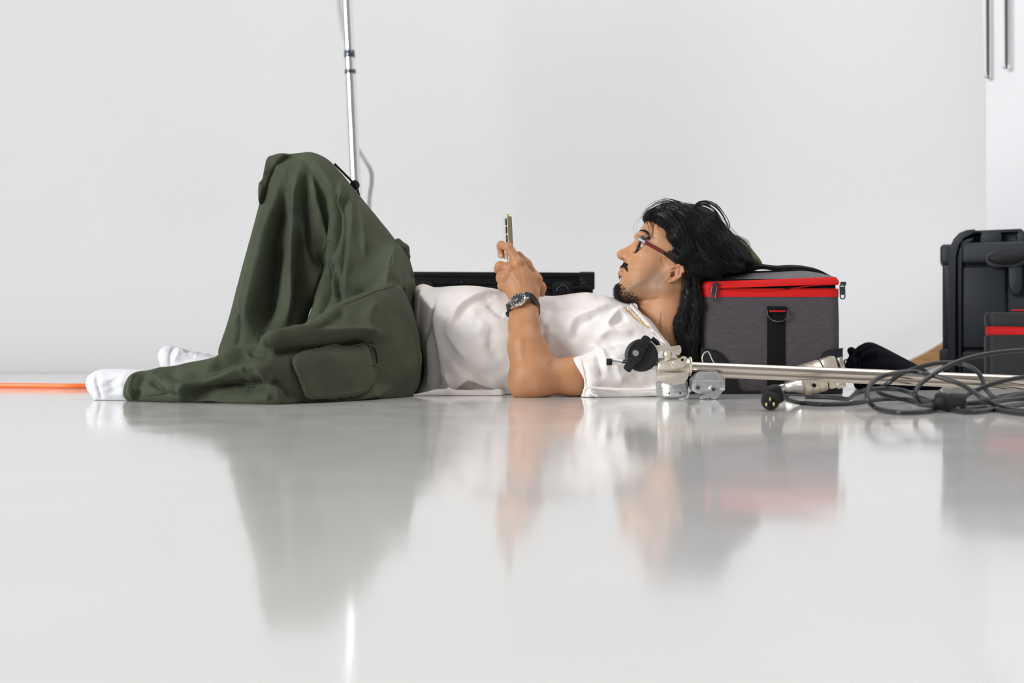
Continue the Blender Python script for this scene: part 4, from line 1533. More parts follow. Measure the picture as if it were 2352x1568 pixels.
# wrist watch
wc = PV(1189, 688, 2.728)
watch = empty('wristwatch', wc, 'steel wristwatch with black dial and black leather strap', 'watch')
wn = Vector((-.44, -.62, .65)).normalized()
wm = Vector((.83, -.05, .55)); wm = (wm - wn * wm.dot(wn)).normalized()     # towards 6 o'clock - strap axis
wq = wn.cross(wm).normalized()
MB().lathe([(.0185, -.008), (.0208, -.005), (.0215, -.001), (.0212, .0015), (.0200, .0030), (.0186, .0034), (.0184, .0022), (.0182, .002)], wc, wn, 48, up=wm).build('case', M['steel'], watch)
dial = MB().lathe([(.0184, .0016), (.0183, .0021), (.001, .0021)], wc, wn, 40, up=wm).build('dial', mat('watch_dial', (.035, .037, .042), .35, vary=(300, .3)), watch)
b = MB()
for k in range(12):
    a = math.radians(30 * k)
    d = wm * math.cos(a) + wq * math.sin(a)
    t = wn.cross(d)
    L = .0030 if k % 3 else .0042
    b.prism([(-L / 2, -.0005), (L / 2, -.0005), (L / 2, .0005), (-L / 2, .0005)], wc + wn * .0024 + d * .0152, d, t, wn, .0004)
o = b.build('hour_marks', M['white_mark'], watch); o['kind'] = 'stuff'
for ang, L, wd in ((215, .0095, .0007), (160, .0135, .0005)):
    a = math.radians(ang); d = wm * math.cos(a) + wq * math.sin(a); t = wn.cross(d)
    MB().prism([(-.002, -wd), (L, -wd * .6), (L, wd * .6), (-.002, wd)], wc + wn * .0028, d, t, wn, .0004).build('hand', M['white_mark'], watch)
for a0, rr in ((100, .0045), (280, .0045)):
    a = math.radians(a0); d = wm * math.cos(a) + wq * math.sin(a)
    MB().lathe([(.0046, 0), (.0046, .0003), (.0042, .0003), (.0042, 0)], wc + wn * .0021 + d * .008, wn, 20, cap=False).build('subdial', M['gun'], watch)
for s in (1, -1):
    for q in (1, -1):
        b = MB()
        b.box(wc + wm * (s * .0212) + wq * (q * .0105) - wn * .0035, (.0085, .0036, .0055), .0012, Matrix((wm, wq, wn)).transposed())
        b.build('lug', M['steel'], watch)
MB().cyl(wc + wq * -.0205 - wn * .001, wc + wq * -.0245 - wn * .001, .0028, n=16, bev=.0006).build('crown', M['steel'], watch)
ringc = PV(1204, 706, 2.778)
sp = [wc + wm * .022 - wn * .003, PV(1221, 682, 2.738), PV(1235, 699, 2.760), PV(1239, 712, 2.79), PV(1228, 722, 2.815), PV(1204, 726, 2.822),
      PV(1178, 722, 2.81), PV(1168, 714, 2.785), PV(1165, 708, 2.755), wc - wm * .022 - wn * .003]
b = MB()
vs, fs = [], []
pl = [Vector(p) for p in spline(sp, 6)]
for i, p in enumerate(pl):
    t = (pl[min(i + 1, len(pl) - 1)] - pl[max(i - 1, 0)]).normalized()
    outw = (p - ringc); outw = (outw - t * outw.dot(t)).normalized()
    ax = t.cross(outw).normalized()
    for du, dv in ((-1, -1), (1, -1), (1, 1), (-1, 1)):
        vs.append(p + ax * (.0095 * du) + outw * (.0016 * dv))
for i in range(len(pl) - 1):
    for k in range(4):
        l = (k + 1) % 4
        fs.append((i * 4 + k, i * 4 + l, i * 4 + 4 + l, i * 4 + 4 + k))
fs += [(0, 1, 2, 3), tuple((len(pl) - 1) * 4 + k for k in (3, 2, 1, 0))]
b.add(vs, fs).build('strap', M['leather'], watch, sharp=60)
b = MB()
b.prism([(-.004, -.008), (.006, -.0085), (.012, -.006), (.015, 0), (.012, .006), (.006, .0085), (-.004, .008)], PV(1173, 722, 2.765), (-.82, 0, .3), (.3, .1, .9), (.1, -1, 0), .003, .0006)
b.build('strap_end', M['leather'], watch)
b = MB()
b.box(PV(1238.5, 711, 2.79), (.003, .020, .022), .001)
b.build('buckle', M['gun'], watch)

# glasses
glasses = empty('glasses', hp(1458, 562), 'dark-rimmed glasses with red temples on the face', 'glasses')
g0, g1 = Vector(hp(1449.5, 583)), Vector(hp(1466, 541.5))
gu = (g1 - g0).normalized(); gc = (g0 + g1) / 2
gw = Vector((0, -1, 0)); gn = gw.cross(gu).normalized()
if gn.x > 0: gn = -gn
hhg = (g1 - g0).length / 2
for s in (1, -1):
    c = gc + gw * (s * .0345) - gn * (.0035)
    loop = rounded_rect(.0285, hhg - .002, .014, 8)
    pts = [c + gw * x + gu * y - gn * (.10 * x * s if x * s > 0 else 0) for x, y in loop]
    MB().tube(pts, .0021, 8, closed=True, flat=1.5, up=gn).build('rim', M['glasses_dark'], glasses)
    MB().prism(rounded_rect(.0278, hhg - .003, .0135, 8), c, gw, gu, gn, .0012).build('lens', M['lens'], glasses)
    h0 = gc + gw * (s * .0655) + gu * (hhg * .62) - gn * .004
    f = (lambda p: p) if s == 1 else mir
    t0 = Vector(f(hp(1467, 548, .0685))); t1 = Vector(f(hp(1482, 556.5, .0725))); t2 = Vector(f(hp(1524, 580, .082))); t3 = Vector(f(hp(1556, 606, .083)))
    MB().tube([h0, t0, t1], [.0042, .0052, .0048], 8, flat=.55, up=gw).build('hinge', M['glasses_silver'], glasses)
    MB().tube([t1, t2, t3], [.0043, .004, .003], 8, flat=.5, up=gw).build('temple', M['glasses_dark'], glasses)
    MB().tube([t1 + gw * (s * .0018), t2 + gw * (s * .0018)], [.0021, .002], 6, flat=.7, up=gw).build('temple_inlay', M['glasses_red'], glasses)
MB().tube(spline([gc + gw * .0075 + gu * .008, gc + gn * .003 + gu * .010, gc - gw * .0075 + gu * .008], 6), .0022, 8).build('bridge', M['glasses_silver'], glasses)

# necklace
pts = []
for p in spline([np.array(q, float) for q in ((1436, 708), (1441, 715), (1450, 724), (1463, 735), (1480, 747), (1494, 755), (1503, 760))], 14):
    h = hit(bvh_sh, p[0], p[1], .0035)
    if h is not None: pts.append(h)
b = MB()
L = 0; k = 0
for i in range(1, len(pts)):
    L += (pts[i] - pts[i - 1]).length
    if L > .0022:
        L = 0; k += 1
        t = (pts[i] - pts[i - 1]).normalized()
        a, bb, w = frame(t, (0, -1, .3))
        q = [pts[i] + t * (.0026 * math.cos(g)) + (a if k % 2 else bb) * (.0016 * math.sin(g)) for g in np.linspace(0, 2 * math.pi, 9)[:-1]]
        b.tube(q, .0007, 5, closed=True)
b.tube(pts, .0008, 6)
o = b.build('necklace', M['gold'])
tag(o, 'thin gold chain necklace along the shirt collar', 'necklace', kind=None)

# ------------------------------------------------------------------ grey zip bag under the head
YB = 2.84
bag = empty('cooler_bag', P(1770, 784 + CAM_H * F / YB, YB + .13), 'grey fabric box bag with red zip under the dark hair', 'bag')
BX0, BX1 = P(1612, 0, YB)[0], P(1931, 0, YB)[0]
BD = .25
bz = lambda py: P(0, py, YB)[2]
bw = BX1 - BX0; bxc = (BX0 + BX1) / 2


def bag_ring(inset, z, sag=None, r=.028, n=7, lift=None):
    out = []
    for x, y in rounded_rect(bw / 2 - inset, BD / 2 - inset, r, n):
        zz = z if lift is None else z + lift(bxc + x, y)
        out.append((bxc + x, YB + BD / 2 - y * 1.0, zz))
    return out


def loft(rings, cap0=True, cap1=True):
    b = MB(); n = len(rings[0]); vs = [p for r in rings for p in r]; fs = []
    for j in range(len(rings) - 1):
        for i in range(n):
            k = (i + 1) % n
            fs.append((j * n + i, j * n + k, (j + 1) * n + k, (j + 1) * n + i))
    if cap0: fs.append(tuple(reversed(range(n))))
    if cap1: fs.append(tuple((len(rings) - 1) * n + i for i in range(n)))
    return b.add(vs, fs)


zl = bz(680)
loft([bag_ring(.012, .001), bag_ring(.003, .006), bag_ring(.000, .02), bag_ring(-.002, .10), bag_ring(-.002, .18), bag_ring(-.0005, zl - .01), bag_ring(.000, zl)]).build('body', M['bag_grey'], bag)
# lower zip tape
loft([bag_ring(-.0012, zl - .002), bag_ring(-.0016, zl + .006), bag_ring(-.0008, bz(663))], False, False).build('lower_zip_tape', M['red'], bag)
loft([bag_ring(.004, zl), bag_ring(.005, bz(648)), bag_ring(.006, bz(640))], False, True).build('zip_gap_shade', M['black_cloth'], bag)  # black sleeve standing in for the shade inside the zip gap


def lidlift(x, y):
    u = (x - BX0) / bw
    # the front edge sags in the middle and stands open at the right
    front = 1 if y > 0 else .5
    return (-.010 * math.sin(math.pi * min(1, u * 1.1)) ** 2 + .012 * u) * front


zt0, zt1 = bz(663), bz(648)
loft([bag_ring(-.002, zt0, lift=lidlift), bag_ring(-.002, (zt0 + zt1) / 2, lift=lidlift), bag_ring(.003, zt1 + .002, lift=lidlift)], False, False).build('upper_zip_tape', M['red'], bag)
rings = []
for t in np.linspace(0, 1, 10):
    ins = .003 + .115 * t ** 1.1
    dome = lambda x, y, t=t: lidlift(x, y) * (1 - t) + .036 * math.sin(t * math.pi / 2) * (.45 + .55 * min(1, max(0, (x - BX0) / bw * 2.4)))
    rings.append(bag_ring(ins, zt1 + .001, lift=dome, r=.028 * (1 - .6 * t)))
loft(rings, False, True).build('lid', M['bag_lid'], bag)
# teeth along the front: two rows
for row, nm in ((0, 'lower'), (1, 'upper')):
    b = MB()
    for i in range(120):
        u = .13 + .85 * i / 119
        x = BX0 + bw * u
        z = bz(663.5) if row == 0 else zt0 + lidlift(x, 1) - .0006
        b.box((x, YB - .0015, z), (.0014, .0026, .0022))
    o = b.build('zip_teeth', M['red'], bag, smooth=False); o['kind'] = 'stuff'


def puller(c, tilt, parent):
    c = Vector(c)
    u = Vector((math.sin(tilt), 0, -math.cos(tilt))); v = Vector((math.cos(tilt), 0, math.sin(tilt)))
    s = MB()
    s.box(c + Vector((.004, -.001, .004)), (.014, .008, .010), .0025)
    sl = s.build('zip_slider', M['gun'], parent)
    b = MB()
    outl = rounded_rect(.0185, .0058, .0055)
    cc = c + u * .016 + Vector((0, -.006, 0))
    b.tube([cc + u * x + v * y for x, y in outl], .0016, 8, closed=True, up=(0, 1, 0))
    b.prism(rounded_rect(.0105, .0042, .002), cc - u * .002, u, v, (0, 1, 0), .0018, .0004)
    b.build('zip_pull', M['gun'], parent)


puller(P(1640, 657, YB - .004), -.12, bag)
puller((BX1 + .008, YB + .02, bz(654)), .03, bag)
# front webbing, ring and its keeper
MB().box((P(1782, 0, YB)[0], YB - .0035, bz(704) / 2 + .001), (.044 * 1.02, .003, bz(704)), .0012).build('webbing_strap', M['webbing'], bag)
MB().box((P(1784, 0, YB)[0], YB - .006, bz(712)), (.046, .006, .018), .002).build('strap_keeper', M['webbing'], bag)
b = MB(); b.box((P(1784, 0, YB)[0], YB - .0095, bz(714.5)), (.042, .0015, .0035), .0005); b.build('red_stitch', M['red'], bag)
cx, cz = P(1784, 0, YB)[0], bz(716)
q = [Vector((cx - .026, YB - .011, cz + .004))] + [Vector((cx + .026 * math.cos(a), YB - .011 - .002 * math.sin(-a), cz - .002 + .023 * math.sin(a))) for a in np.linspace(-math.pi, 0, 16)] + [Vector((cx + .026, YB - .011, cz + .004))]
MB().tube(q, .0022, 8).build('d_ring', M['gun'], bag)
# corner guards
for s in (-1, 1):
    ex = BX0 if s < 0 else BX1
    outl = [(0, 0), (.090 if s < 0 else .072, 0), (.080 if s < 0 else .068, .035), (.066 if s < 0 else .058, .062), (.045, .086), (.025, .094), (0, .096)]
    outl = [(x * 1.1, z * 1.17) for x, z in outl]
    poly = [(ex - s * x + s * .004, z + .001) for x, z in outl]
    b = MB().prism(poly, (0, YB - .002, 0), (1, 0, 0), (0, 0, 1), (0, 1, 0), .008, .002)
    b.build('corner_guard', M['black_plastic'], bag)
    b = MB(); b.box((ex + s * .0008, YB + .045, .045), (.006, .09, .09), .002)
    b.build('corner_guard', M['black_plastic'], bag)
    e = [Vector((ex - s * x + s * .004, YB - .0062, z + .001)) for x, z in outl[2:]]
    MB().tube(spline(e, 4), .0015, 6).build('guard_piping', M['black_plastic'], bag)
b = MB(); b.box((bxc, YB + BD / 2 - .004, .004), (bw - .02, BD - .004, .006), .002); b.build('base_board', M['black_plastic'], bag)
# top carrying strap
b = MB()
pl = [Vector(P(x, y, Y)) for x, y, Y in ((1690, 628, 2.93), (1716, 618, 2.93), (1745, 612, 2.93), (1785, 616, 2.93), (1815, 614.5, 2.93), (1845, 616, 2.93), (1875, 622, 2.93), (1898, 632, 2.93), (1912, 642, 2.93))]
pl = [Vector(p) for p in spline(pl, 6)]
vs, fs = [], []
for i, p in enumerate(pl):
    t = (pl[min(i + 1, len(pl) - 1)] - pl[max(i - 1, 0)]).normalized()
    n = Vector((-t.z, 0, t.x))
    for du, dv in ((-1, -1), (1, -1), (1, 1), (-1, 1)):
        vs.append(p + Vector((0, .019 * du, .004 * du)) + n * (.0045 * dv))
for i in range(len(pl) - 1):
    for k in range(4):
        l = (k + 1) % 4
        fs.append((i * 4 + k, i * 4 + l, i * 4 + 4 + l, i * 4 + 4 + k))
fs += [(0, 1, 2, 3), tuple((len(pl) - 1) * 4 + k for k in (3, 2, 1, 0))]
b.add(vs, fs).build('carry_strap', M['webbing'], bag, sharp=60)

# olive bundle behind the hair
O = Field()
O.slab([(1640, 560), (1662, 536), (1690, 543), (1714, 557), (1733, 578), (1744, 600), (1747, 612), (1730, 622), (1690, 628), (1650, 630)], .085, .05, Y=3.01)
V, Q = O.mesh(.004)
N = vnormals(V, Q)
V = V + N * (.003 * np.sin(V[:, 2] * 75 + 3 * V[:, 0]))[:, None]
tag(link('cushion', np_mesh('cushion', V, Q), M['olive_fleece']), 'rounded olive green cushion behind the dark hair on the grey bag', 'cushion')

# ------------------------------------------------------------------ grip arm on the floor
YG = 2.60
G = lambda px, py, dy=0.0: PV(px, py, YG + dy)
arm_o = empty('lighting_boom', G(1600, 911), 'chrome lighting-stand arm with cream grip head lying in front of the grey bag', 'stand arm')
MB().cyl(G(1588, 841.5), G(2420, 876, .04), .0112, n=28).build('rod', M['chrome_warm'], arm_o)
MB().cyl(G(1655, 858, .012), G(2420, 889, .052), .0095, n=28).build('rod', M['chrome_warm'], arm_o)
MB().cyl(G(1587, 841.4), G(1583, 841.3), .0225, n=32, bev=.001).build('flange', M['cast_cream'], arm_o)
MB().lathe([(.0185, 0), (.0205, .004), (.0205, .070), (.0190, .075)], G(1509, 842), G(1586, 842.5) - G(1509, 842), 32).build('head_barrel', M['cast_cream'], arm_o)
# drum under the barrel
MB().lathe([(.020, 0), (.030, .002), (.0355, .007), (.0365, .012), (.0365, .0155), (.0350, .016), (.0350, .0175), (.0370, .018), (.0370, .0235), (.0352, .024), (.0352, .0255), (.0370, .026),
            (.0370, .034), (.034, .040), (.025, .046)], (G(1545, 880).x, YG + .006, .0015), (-.03, -.02, 1), 48).build('disc_stack', M['cast_alu'], arm_o)
hd = [(.035 * math.cos(a), .022 * math.sin(a)) for a in np.linspace(math.pi, 2 * math.pi, 20)]
MB().prism(hd + [(.035, .006), (-.035, .006)], G(1545, 862, -.030), (1, 0, 0), (0, 0, 1), (0, 1, 0), .014, .002).build('yoke', M['cast_cream'], arm_o)
for a in (-1.9, -1.2):
    MB().cyl((G(1545, 880).x + .036 * math.cos(a), YG + .006 + .036 * math.sin(a), .014), (G(1545, 880).x + .038 * math.cos(a), YG + .006 + .038 * math.sin(a), .014), .002, n=10).build('pin_hole', M['black_rubber'], arm_o)
# lug with an eye
poly = [(x, -y) for x, y in chaikin([(-17, 20), (-19, 4), (-14, -2), (-2, -1), (2, -4), (5, -10), (14, -10), (18, -3), (14, 5), (11, 14), (2, 17), (-3, 14), (-9, 20)], 2)]
poly = [(x * .001, y * .001) for x, y in poly]
MB().prism(poly, G(1561, 828, -.022), (1, 0, 0), (0, 0, 1), (0, 1, 0), .010, .0015).build('lug', M['cast_cream'], arm_o)
MB().lathe([(.0034, 0), (.0034, .0012)], G(1567, 826, -.0265), (0, -1, 0), 16).build('lug_hole', M['black_rubber'], arm_o)
# wing handle on its stem
MB().lathe([(.0075, 0), (.0085, .004), (.0115, .012), (.009, .020), (.006, .026)], G(1534, 827, -.010), (-.1, 0, 1), 24).build('handle_stem', M['cast_cream'], arm_o)
poly = [(x * .001, -y * .001) for x, y in chaikin([(-35, 8), (-36, -3), (-30, -9), (-18, -11), (-4, -10), (8, -7), (22, -9), (30, -11), (32, 0), (31, 8), (26, 13), (20, 10), (8, 6), (-2, 4), (-14, 2), (-22, 4), (-28, 12), (-33, 13)], 2)]
MB().prism(poly, G(1532, 803, -.012), (1, 0, 0), (0, 0, 1), (0, 1, 0), .013, .003).build('wing_handle', M['cast_cream'], arm_o)
# black knob, its handle and bolt
MB().lathe([(.034, -.017), (.0375, -.012), (.0375, .010), (.036, .0145), (.031, .0165), (.030, .0155), (.006, .0155)], G(1473, 816, -.004), (-.06, -1, .03), 48).build('knob', M['black_plastic'], arm_o)
hx = G(1463, 811, -.026); hu = Vector((.545, 0, .84)).normalized(); hv_ = Vector((.84, 0, -.545))
poly = [(x * .001, y * .001) for x, y in chaikin([(-46, -7), (-47, 9), (-40, 11), (-33, 8), (-22, 11), (-10, 14), (8, 13), (22, 8), (34, 12), (45, 10), (46, -6), (38, -11), (26, -8), (10, -11), (-10, -12), (-26, -8), (-40, -9)], 2)]
MB().prism(poly, hx, hu, hv_, (0, 1, 0), .012, .003).build('knob_handle', M['black_plastic'], arm_o)
MB().lathe([(.0078, 0), (.0078, .004), (.0066, .0062), (.002, .0064)], G(1460, 811, -.031), (0, -1, .05), 24).build('bolt', M['steel'], arm_o)
MB().tube([G(1497, 777, .012), G(1508, 786, .012), G(1517, 800, .010)], [.006, .0065, .004], 10).build('rear_lever', M['black_plastic'], arm_o)
MB().cyl(G(1438, 832, .004), G(1405, 831, .004), .0072, .0068, n=20, bev=.0008).build('stud', M['chrome'], arm_o)
MB().cyl(G(1412, 831, .004), G(1408, 831, .004), .0085, n=20).build('stud_ring', M['chrome'], arm_o)
MB().cyl(G(1406, 831, .004), G(1393, 831, .004), .0080, n=20, bev=.0015).build('rubber_tip', M['black_rubber'], arm_o)
MB().cyl(G(1496, 841), G(1510, 842), .008, n=16).build('neck_pin', M['steel'], arm_o)
# aluminium block clamp with bolts, screw and loop
cl = empty('block_clamp', G(1626, 911), 'small cast aluminium block clamp hanging under the chrome rods', 'clamp')
poly = [(-39, -13), (-39, 11), (-26, 25), (-20, 29), (18, 29), (28, 24), (38, 12), (38, -13), (22, -22), (-22, -22)]
poly = [(x * .001, y * .001) for x, y in poly]
MB().prism(poly, G(1625, 882, -.004), (1, 0, 0), (0, 0, 1), (0, 1, 0), .030, .0025).build('block', M['cast_alu'], cl)
MB().box(G(1625, 874, -.019), (.070, .010, .004), .0015).build('lip', M['cast_alu'], cl)
for x, y in ((1603, 890), (1639, 894)):
    MB().lathe([(.0088, -.004), (.0088, .005)], G(x, y, -.020), (-.15, -1, .1), 6).build('nut', M['steel'], cl)
    MB().lathe([(.0042, 0), (.0042, .003)], G(x, y, -.0240), (-.15, -1, .1), 12).build('bolt_end', M['dark_metal'], cl)
poly = [(x * .001, y * .001) for x, y in chaikin([(-24, -14), (-22, -7), (-8, -5), (2, 2), (12, 2), (28, 10), (34, 8), (24, -4), (14, -14), (4, -13), (-4, -9), (-12, -13)], 1)]
MB().prism(poly, G(1630, 902, -.028), (1, 0, 0), (0, .3, .95), (0, .95, -.3), .006, .0015).build('wing_screw', M['chrome'], cl)
q = [G(1614, 832), G(1613, 820), G(1618, 810), G(1625, 807), G(1630, 812), G(1635, 824), G(1640, 833)]
MB().tube(spline(q, 6), .0016, 8).build('wire_loop', M['steel'], cl)

# second grip head behind the rods
YC = 2.76
K = lambda px, py, dy=0.0: PV(px, py, YC + dy)
gh = empty('studio_clamp', K(1870, 906), 'cream metal grip head lying behind the chrome rods beside the grey bag', 'clamp')
ax = Vector((.93, -.10, .30)).normalized()
c0 = K(1866, 868)
o0 = c0 - ax * .030
MB().lathe([(.030, 0), (.0385, .004), (.0395, .010), (.0395, .0165), (.0380, .0170), (.0380, .0185), (.0395, .019), (.0395, .034), (.0380, .0345), (.0380, .036), (.0395, .0365), (.0395, .052), (.037, .056), (.030, .058)],
           o0, ax, 48).build('drum', M['cast_cream'], gh)
MB().lathe([(.010, -.062), (.010, -.040), (.014, -.036), (.017, -.020), (.024, -.004), (.026, .002)], o0 + Vector((-.0, 0, -.004)), (.93, -.1, .22), 28).build('handle', M['steel'], gh)
rt = Matrix((ax, Vector((.10, .99, 0)).normalized(), ax.cross(Vector((.10, .99, 0)).normalized()))).transposed()
MB().box(o0 + ax * .076, (.036, .044, .076), .006, rt).build('jaw', M['cast_cream'], gh)
MB().box(o0 + ax * .100 + Vector((0, 0, .014)), (.012, .036, .034), .004, rt).build('jaw_tip', M['steel'], gh)
MB().cyl(K(1922, 884, -.026), K(1940, 881, -.03), .0095, n=24, bev=.001).build('side_screw', M['cast_cream'], gh)
MB().cyl(K(1940, 881, -.03), K(1941.5, 880.8, -.0305), .006, n=16).build('screw_socket', M['dark_metal'], gh)
d = Vector((-.1, -1, -.12)).normalized()
cc = c0 + d * .0385 + Vector((-.002, 0, -.012))
MB().prism([(-.006, 0), (0, .006), (.006, 0), (0, -.006)], cc, (1, -.1, 0), (0, -.1, 1), d, .003).build('diamond_hole', M['black_rubber'], gh)

# ------------------------------------------------------------------ black power cord in the foreground
cord = empty('power_cord', PV(2080, 950, 2.06), 'tangled black power cord heaped at the right in front', 'cord')
R_ = .0047
def cp3(px, py, Y=None, up=0.0):
    """a cord point; without a depth it lies on the floor"""
    if Y is None:
        Y = (CAM_H - R_) * F / (py - 784.0)
    return P(px, py, Y)
runs = [
    [cp3(1796, 903, 2.24), cp3(1806, 916, 2.27), cp3(1840, 925), cp3(1890, 928), cp3(1950, 926), cp3(1990, 920), cp3(2040, 915), cp3(2090, 918), cp3(2130, 930)],
    [cp3(1800, 901, 2.26), cp3(1830, 913, 2.45), cp3(1880, 912), cp3(1945, 910), cp3(1995, 912), cp3(2050, 908), cp3(2110, 915)],
    [cp3(2230, 905, 2.35), cp3(2170, 880, 2.3), cp3(2130, 864, 2.25), cp3(2090, 856, 2.2), cp3(2048, 858, 2.18), cp3(2014, 870, 2.15), cp3(1994, 892, 2.12), cp3(1994, 918, 2.10), cp3(2015, 938, 2.10), cp3(2068, 947), cp3(2130, 944), cp3(2160, 936)],
    [cp3(2150, 932, 2.2), cp3(2118, 926, 2.2), cp3(2102, 905, 2.2), cp3(2112, 884, 2.22), cp3(2140, 862, 2.24), cp3(2170, 844, 2.26), cp3(2206, 828, 2.28), cp3(2266, 813, 2.3), cp3(2352, 804, 2.34), cp3(2440, 806, 2.4)],
    [cp3(2020, 902, 2.4), cp3(2040, 880, 2.36), cp3(2071, 858, 2.36), cp3(2114, 842, 2.36), cp3(2160, 833, 2.36), cp3(2206, 835, 2.36), cp3(2238, 847, 2.34), cp3(2256, 870, 2.32), cp3(2266, 896, 2.32), cp3(2300, 915)],
    [cp3(2096, 853, 2.27), cp3(2150, 864, 2.24), cp3(2206, 882, 2.2), cp3(2240, 903, 2.16), cp3(2270, 922, 2.14), cp3(2310, 937), cp3(2360, 944), cp3(2440, 940)],
    [cp3(2200, 915, 2.26), cp3(2230, 902, 2.26), cp3(2283, 880, 2.26), cp3(2352, 866, 2.28), cp3(2440, 862, 2.3)],
    [cp3(1946, 916), cp3(1964, 905, 2.4), cp3(1988, 896, 2.36), cp3(2036, 892, 2.36), cp3(2080, 898, 2.38), cp3(2104, 910), cp3(2150, 922), cp3(2240, 925), cp3(2340, 915), cp3(2430, 912)],
    [cp3(2225, 925), cp3(2270, 916), cp3(2330, 905), cp3(2400, 900)],
    [cp3(2200, 942), cp3(2260, 936), cp3(2320, 946), cp3(2400, 952)],
]
r0, r1, r2, r3, r4, r5, r6, r7, r8, r9 = runs
cord_a = r0 + r8 + [cp3(2470, 902), cp3(2520, 918), cp3(2490, 945)] + r9[::-1] + [cp3(2212, 930, 2.10)]
cord_b = ([cp3(2146, 921, 2.12)] + r3[1:] + [cp3(2520, 820, 2.42), cp3(2545, 850, 2.38), cp3(2500, 866, 2.33)] + r6[::-1] + [cp3(2110, 922)] + r4
          + [cp3(2400, 905), cp3(2490, 906), cp3(2560, 925), cp3(2520, 944)] + r5[::-1][1:] + r2[4:] + [cp3(2230, 946), cp3(2330, 930), cp3(2420, 915)] + r7[::-1][1:]
          + [cp3(1900, 912), cp3(1850, 911)])
for r in (cord_a, cord_b):
    sp_ = spline(r, 8)
    sp_ = [np.array((p[0], p[1], max(p[2], R_))) for p in sp_]
    MB().tube(sp_, R_, 10).build('cord', M['cord'], cord)
pc = cp3(1772, 912, 2.17)
R3 = Matrix.Rotation(math.radians(18), 3, 'Z') @ Matrix.Rotation(math.radians(-16), 3, 'Y')
b = MB(); b.box(Vector(pc) + Vector((.002, 0, .004)), (.034, .030, .036), .007, R3, 3); b.build('plug', M['black_rubber'], cord)
b = MB(); b.lathe([(.016, 0), (.0175, .004), (.0175, .012), (.014, .016)], Vector(pc) + Vector((-.004, -.010, -.005)), (-.25, -1, -.1), 24); b.build('plug_face', M['black_rubber'], cord)
for dx, dz in ((-.008, -.004), (.006, -.003), (-.001, .006)):
    c = Vector(pc) + Vector((-.008 + dx, -.026, -.008 + dz))
    MB().box(c + Vector((0, -.004, 0)), (.0022, .016, .006), .0006, Matrix.Rotation(math.radians(-14), 3, 'Z')).build('prong', M['brass'], cord)
MB().tube([Vector(pc) + Vector((.014, .004, .006)), Vector(pc) + Vector((.024, .03, .002)), Vector(cp3(1806, 910, 2.27))], [.009, .007, .0052], 12).build('strain_relief', M['black_rubber'], cord)
pa, pb_ = PV(2146, 920, 2.12), PV(2214, 926, 2.10)
MB().lathe([(.012, 0), (.0165, .006), (.0170, .020), (.0160, .022), (.0160, .026), (.0180, .028), (.0180, .050), (.0165, .055)], pa, pb_ - pa, 24).build('connector', M['black_rubber'], cord)

# ------------------------------------------------------------------ black drawstring pouch
O = Field()
O.slab([(1962, 812), (1972, 799), (1986, 788), (2004, 787), (2022, 795), (2056, 812), (2105, 838), (2150, 862), (2165, 893), (2120, 905), (2000, 905), (1972, 900), (1962, 870)], .075, .05, Y=3.12)
for k in range(16):
    a = random.uniform(0, 6.28); rr = random.uniform(.2, 1)
    O.ell(P(1960 + 8 * math.cos(a), 838 + 36 * rr * math.sin(a), 3.08 + .05 * math.cos(a * 2.3)), (.011, .012, .010), k=.006)
O.plane((0, 0, 1), (0, 0, 0))
V, Q = O.mesh(.004)
N = vnormals(V, Q)
fd = math.e
taper = np.clip((P(2060, 0, 3.1)[0] - V[:, 0]) / .12, 0, 1)
V = V + N * (.004 * taper * np.sin(np.arctan2(V[:, 2] - .06, V[:, 1] - 3.12) * 13))[:, None]
V[:, 2] = np.maximum(V[:, 2], .0005)
pouch = tag(link('drawstring_pouch', np_mesh('drawstring_pouch', V, Q), M['black_cloth']), 'black fabric drawstring pouch lying right of the grey bag', 'pouch')
MB().tube(spline([P(1962, 840, 3.03), P(1944, 826, 3.03), P(1939, 834, 3.03), P(1944, 848, 3.03), P(1960, 846, 3.03)], 6), .0018, 6).build('drawstring', M['black_cloth'], pouch)
MB().tube(spline([P(1958, 832, 3.02), P(1972, 822, 3.02), P(1974, 840, 3.02), P(1964, 850, 3.02)], 6), .0018, 6).build('drawstring', M['black_cloth'], pouch)

# ------------------------------------------------------------------ hard case at the right
YK = 3.58
Z = lambda py: P(0, py, YK)[2]
Xk = lambda px: P(px, 0, YK)[0]
case = empty('equipment_case', (Xk(2168), YK, 0), 'large ribbed black plastic equipment case standing upright by the wall', 'case')
x0, x1 = Xk(2166), Xk(2490)
ztop = Z(532)
MB().prism(rounded_rect((Xk(2520) - Xk(2182)) / 2, (Z(560) - .004) / 2, .02), ((Xk(2520) + Xk(2182)) / 2, YK + .115, (Z(560) + .004) / 2 + .001), (1, 0, 0), (0, 0, 1), (0, 1, 0), .21, .008).build('shell', M['case_plastic'], case)
# left half: lid shell, its proud rim hooking over the top, and the body rim beside it
def pxprism(poly, t0, t1, nm, bev=.005, m='case_plastic'):
    MB().prism([(Xk(a), Z(c)) for a, c in poly], (0, (t0 + t1) / 2, 0), (1, 0, 0), (0, 0, 1), (0, 1, 0), t1 - t0, bev).build(nm, M[m], case)


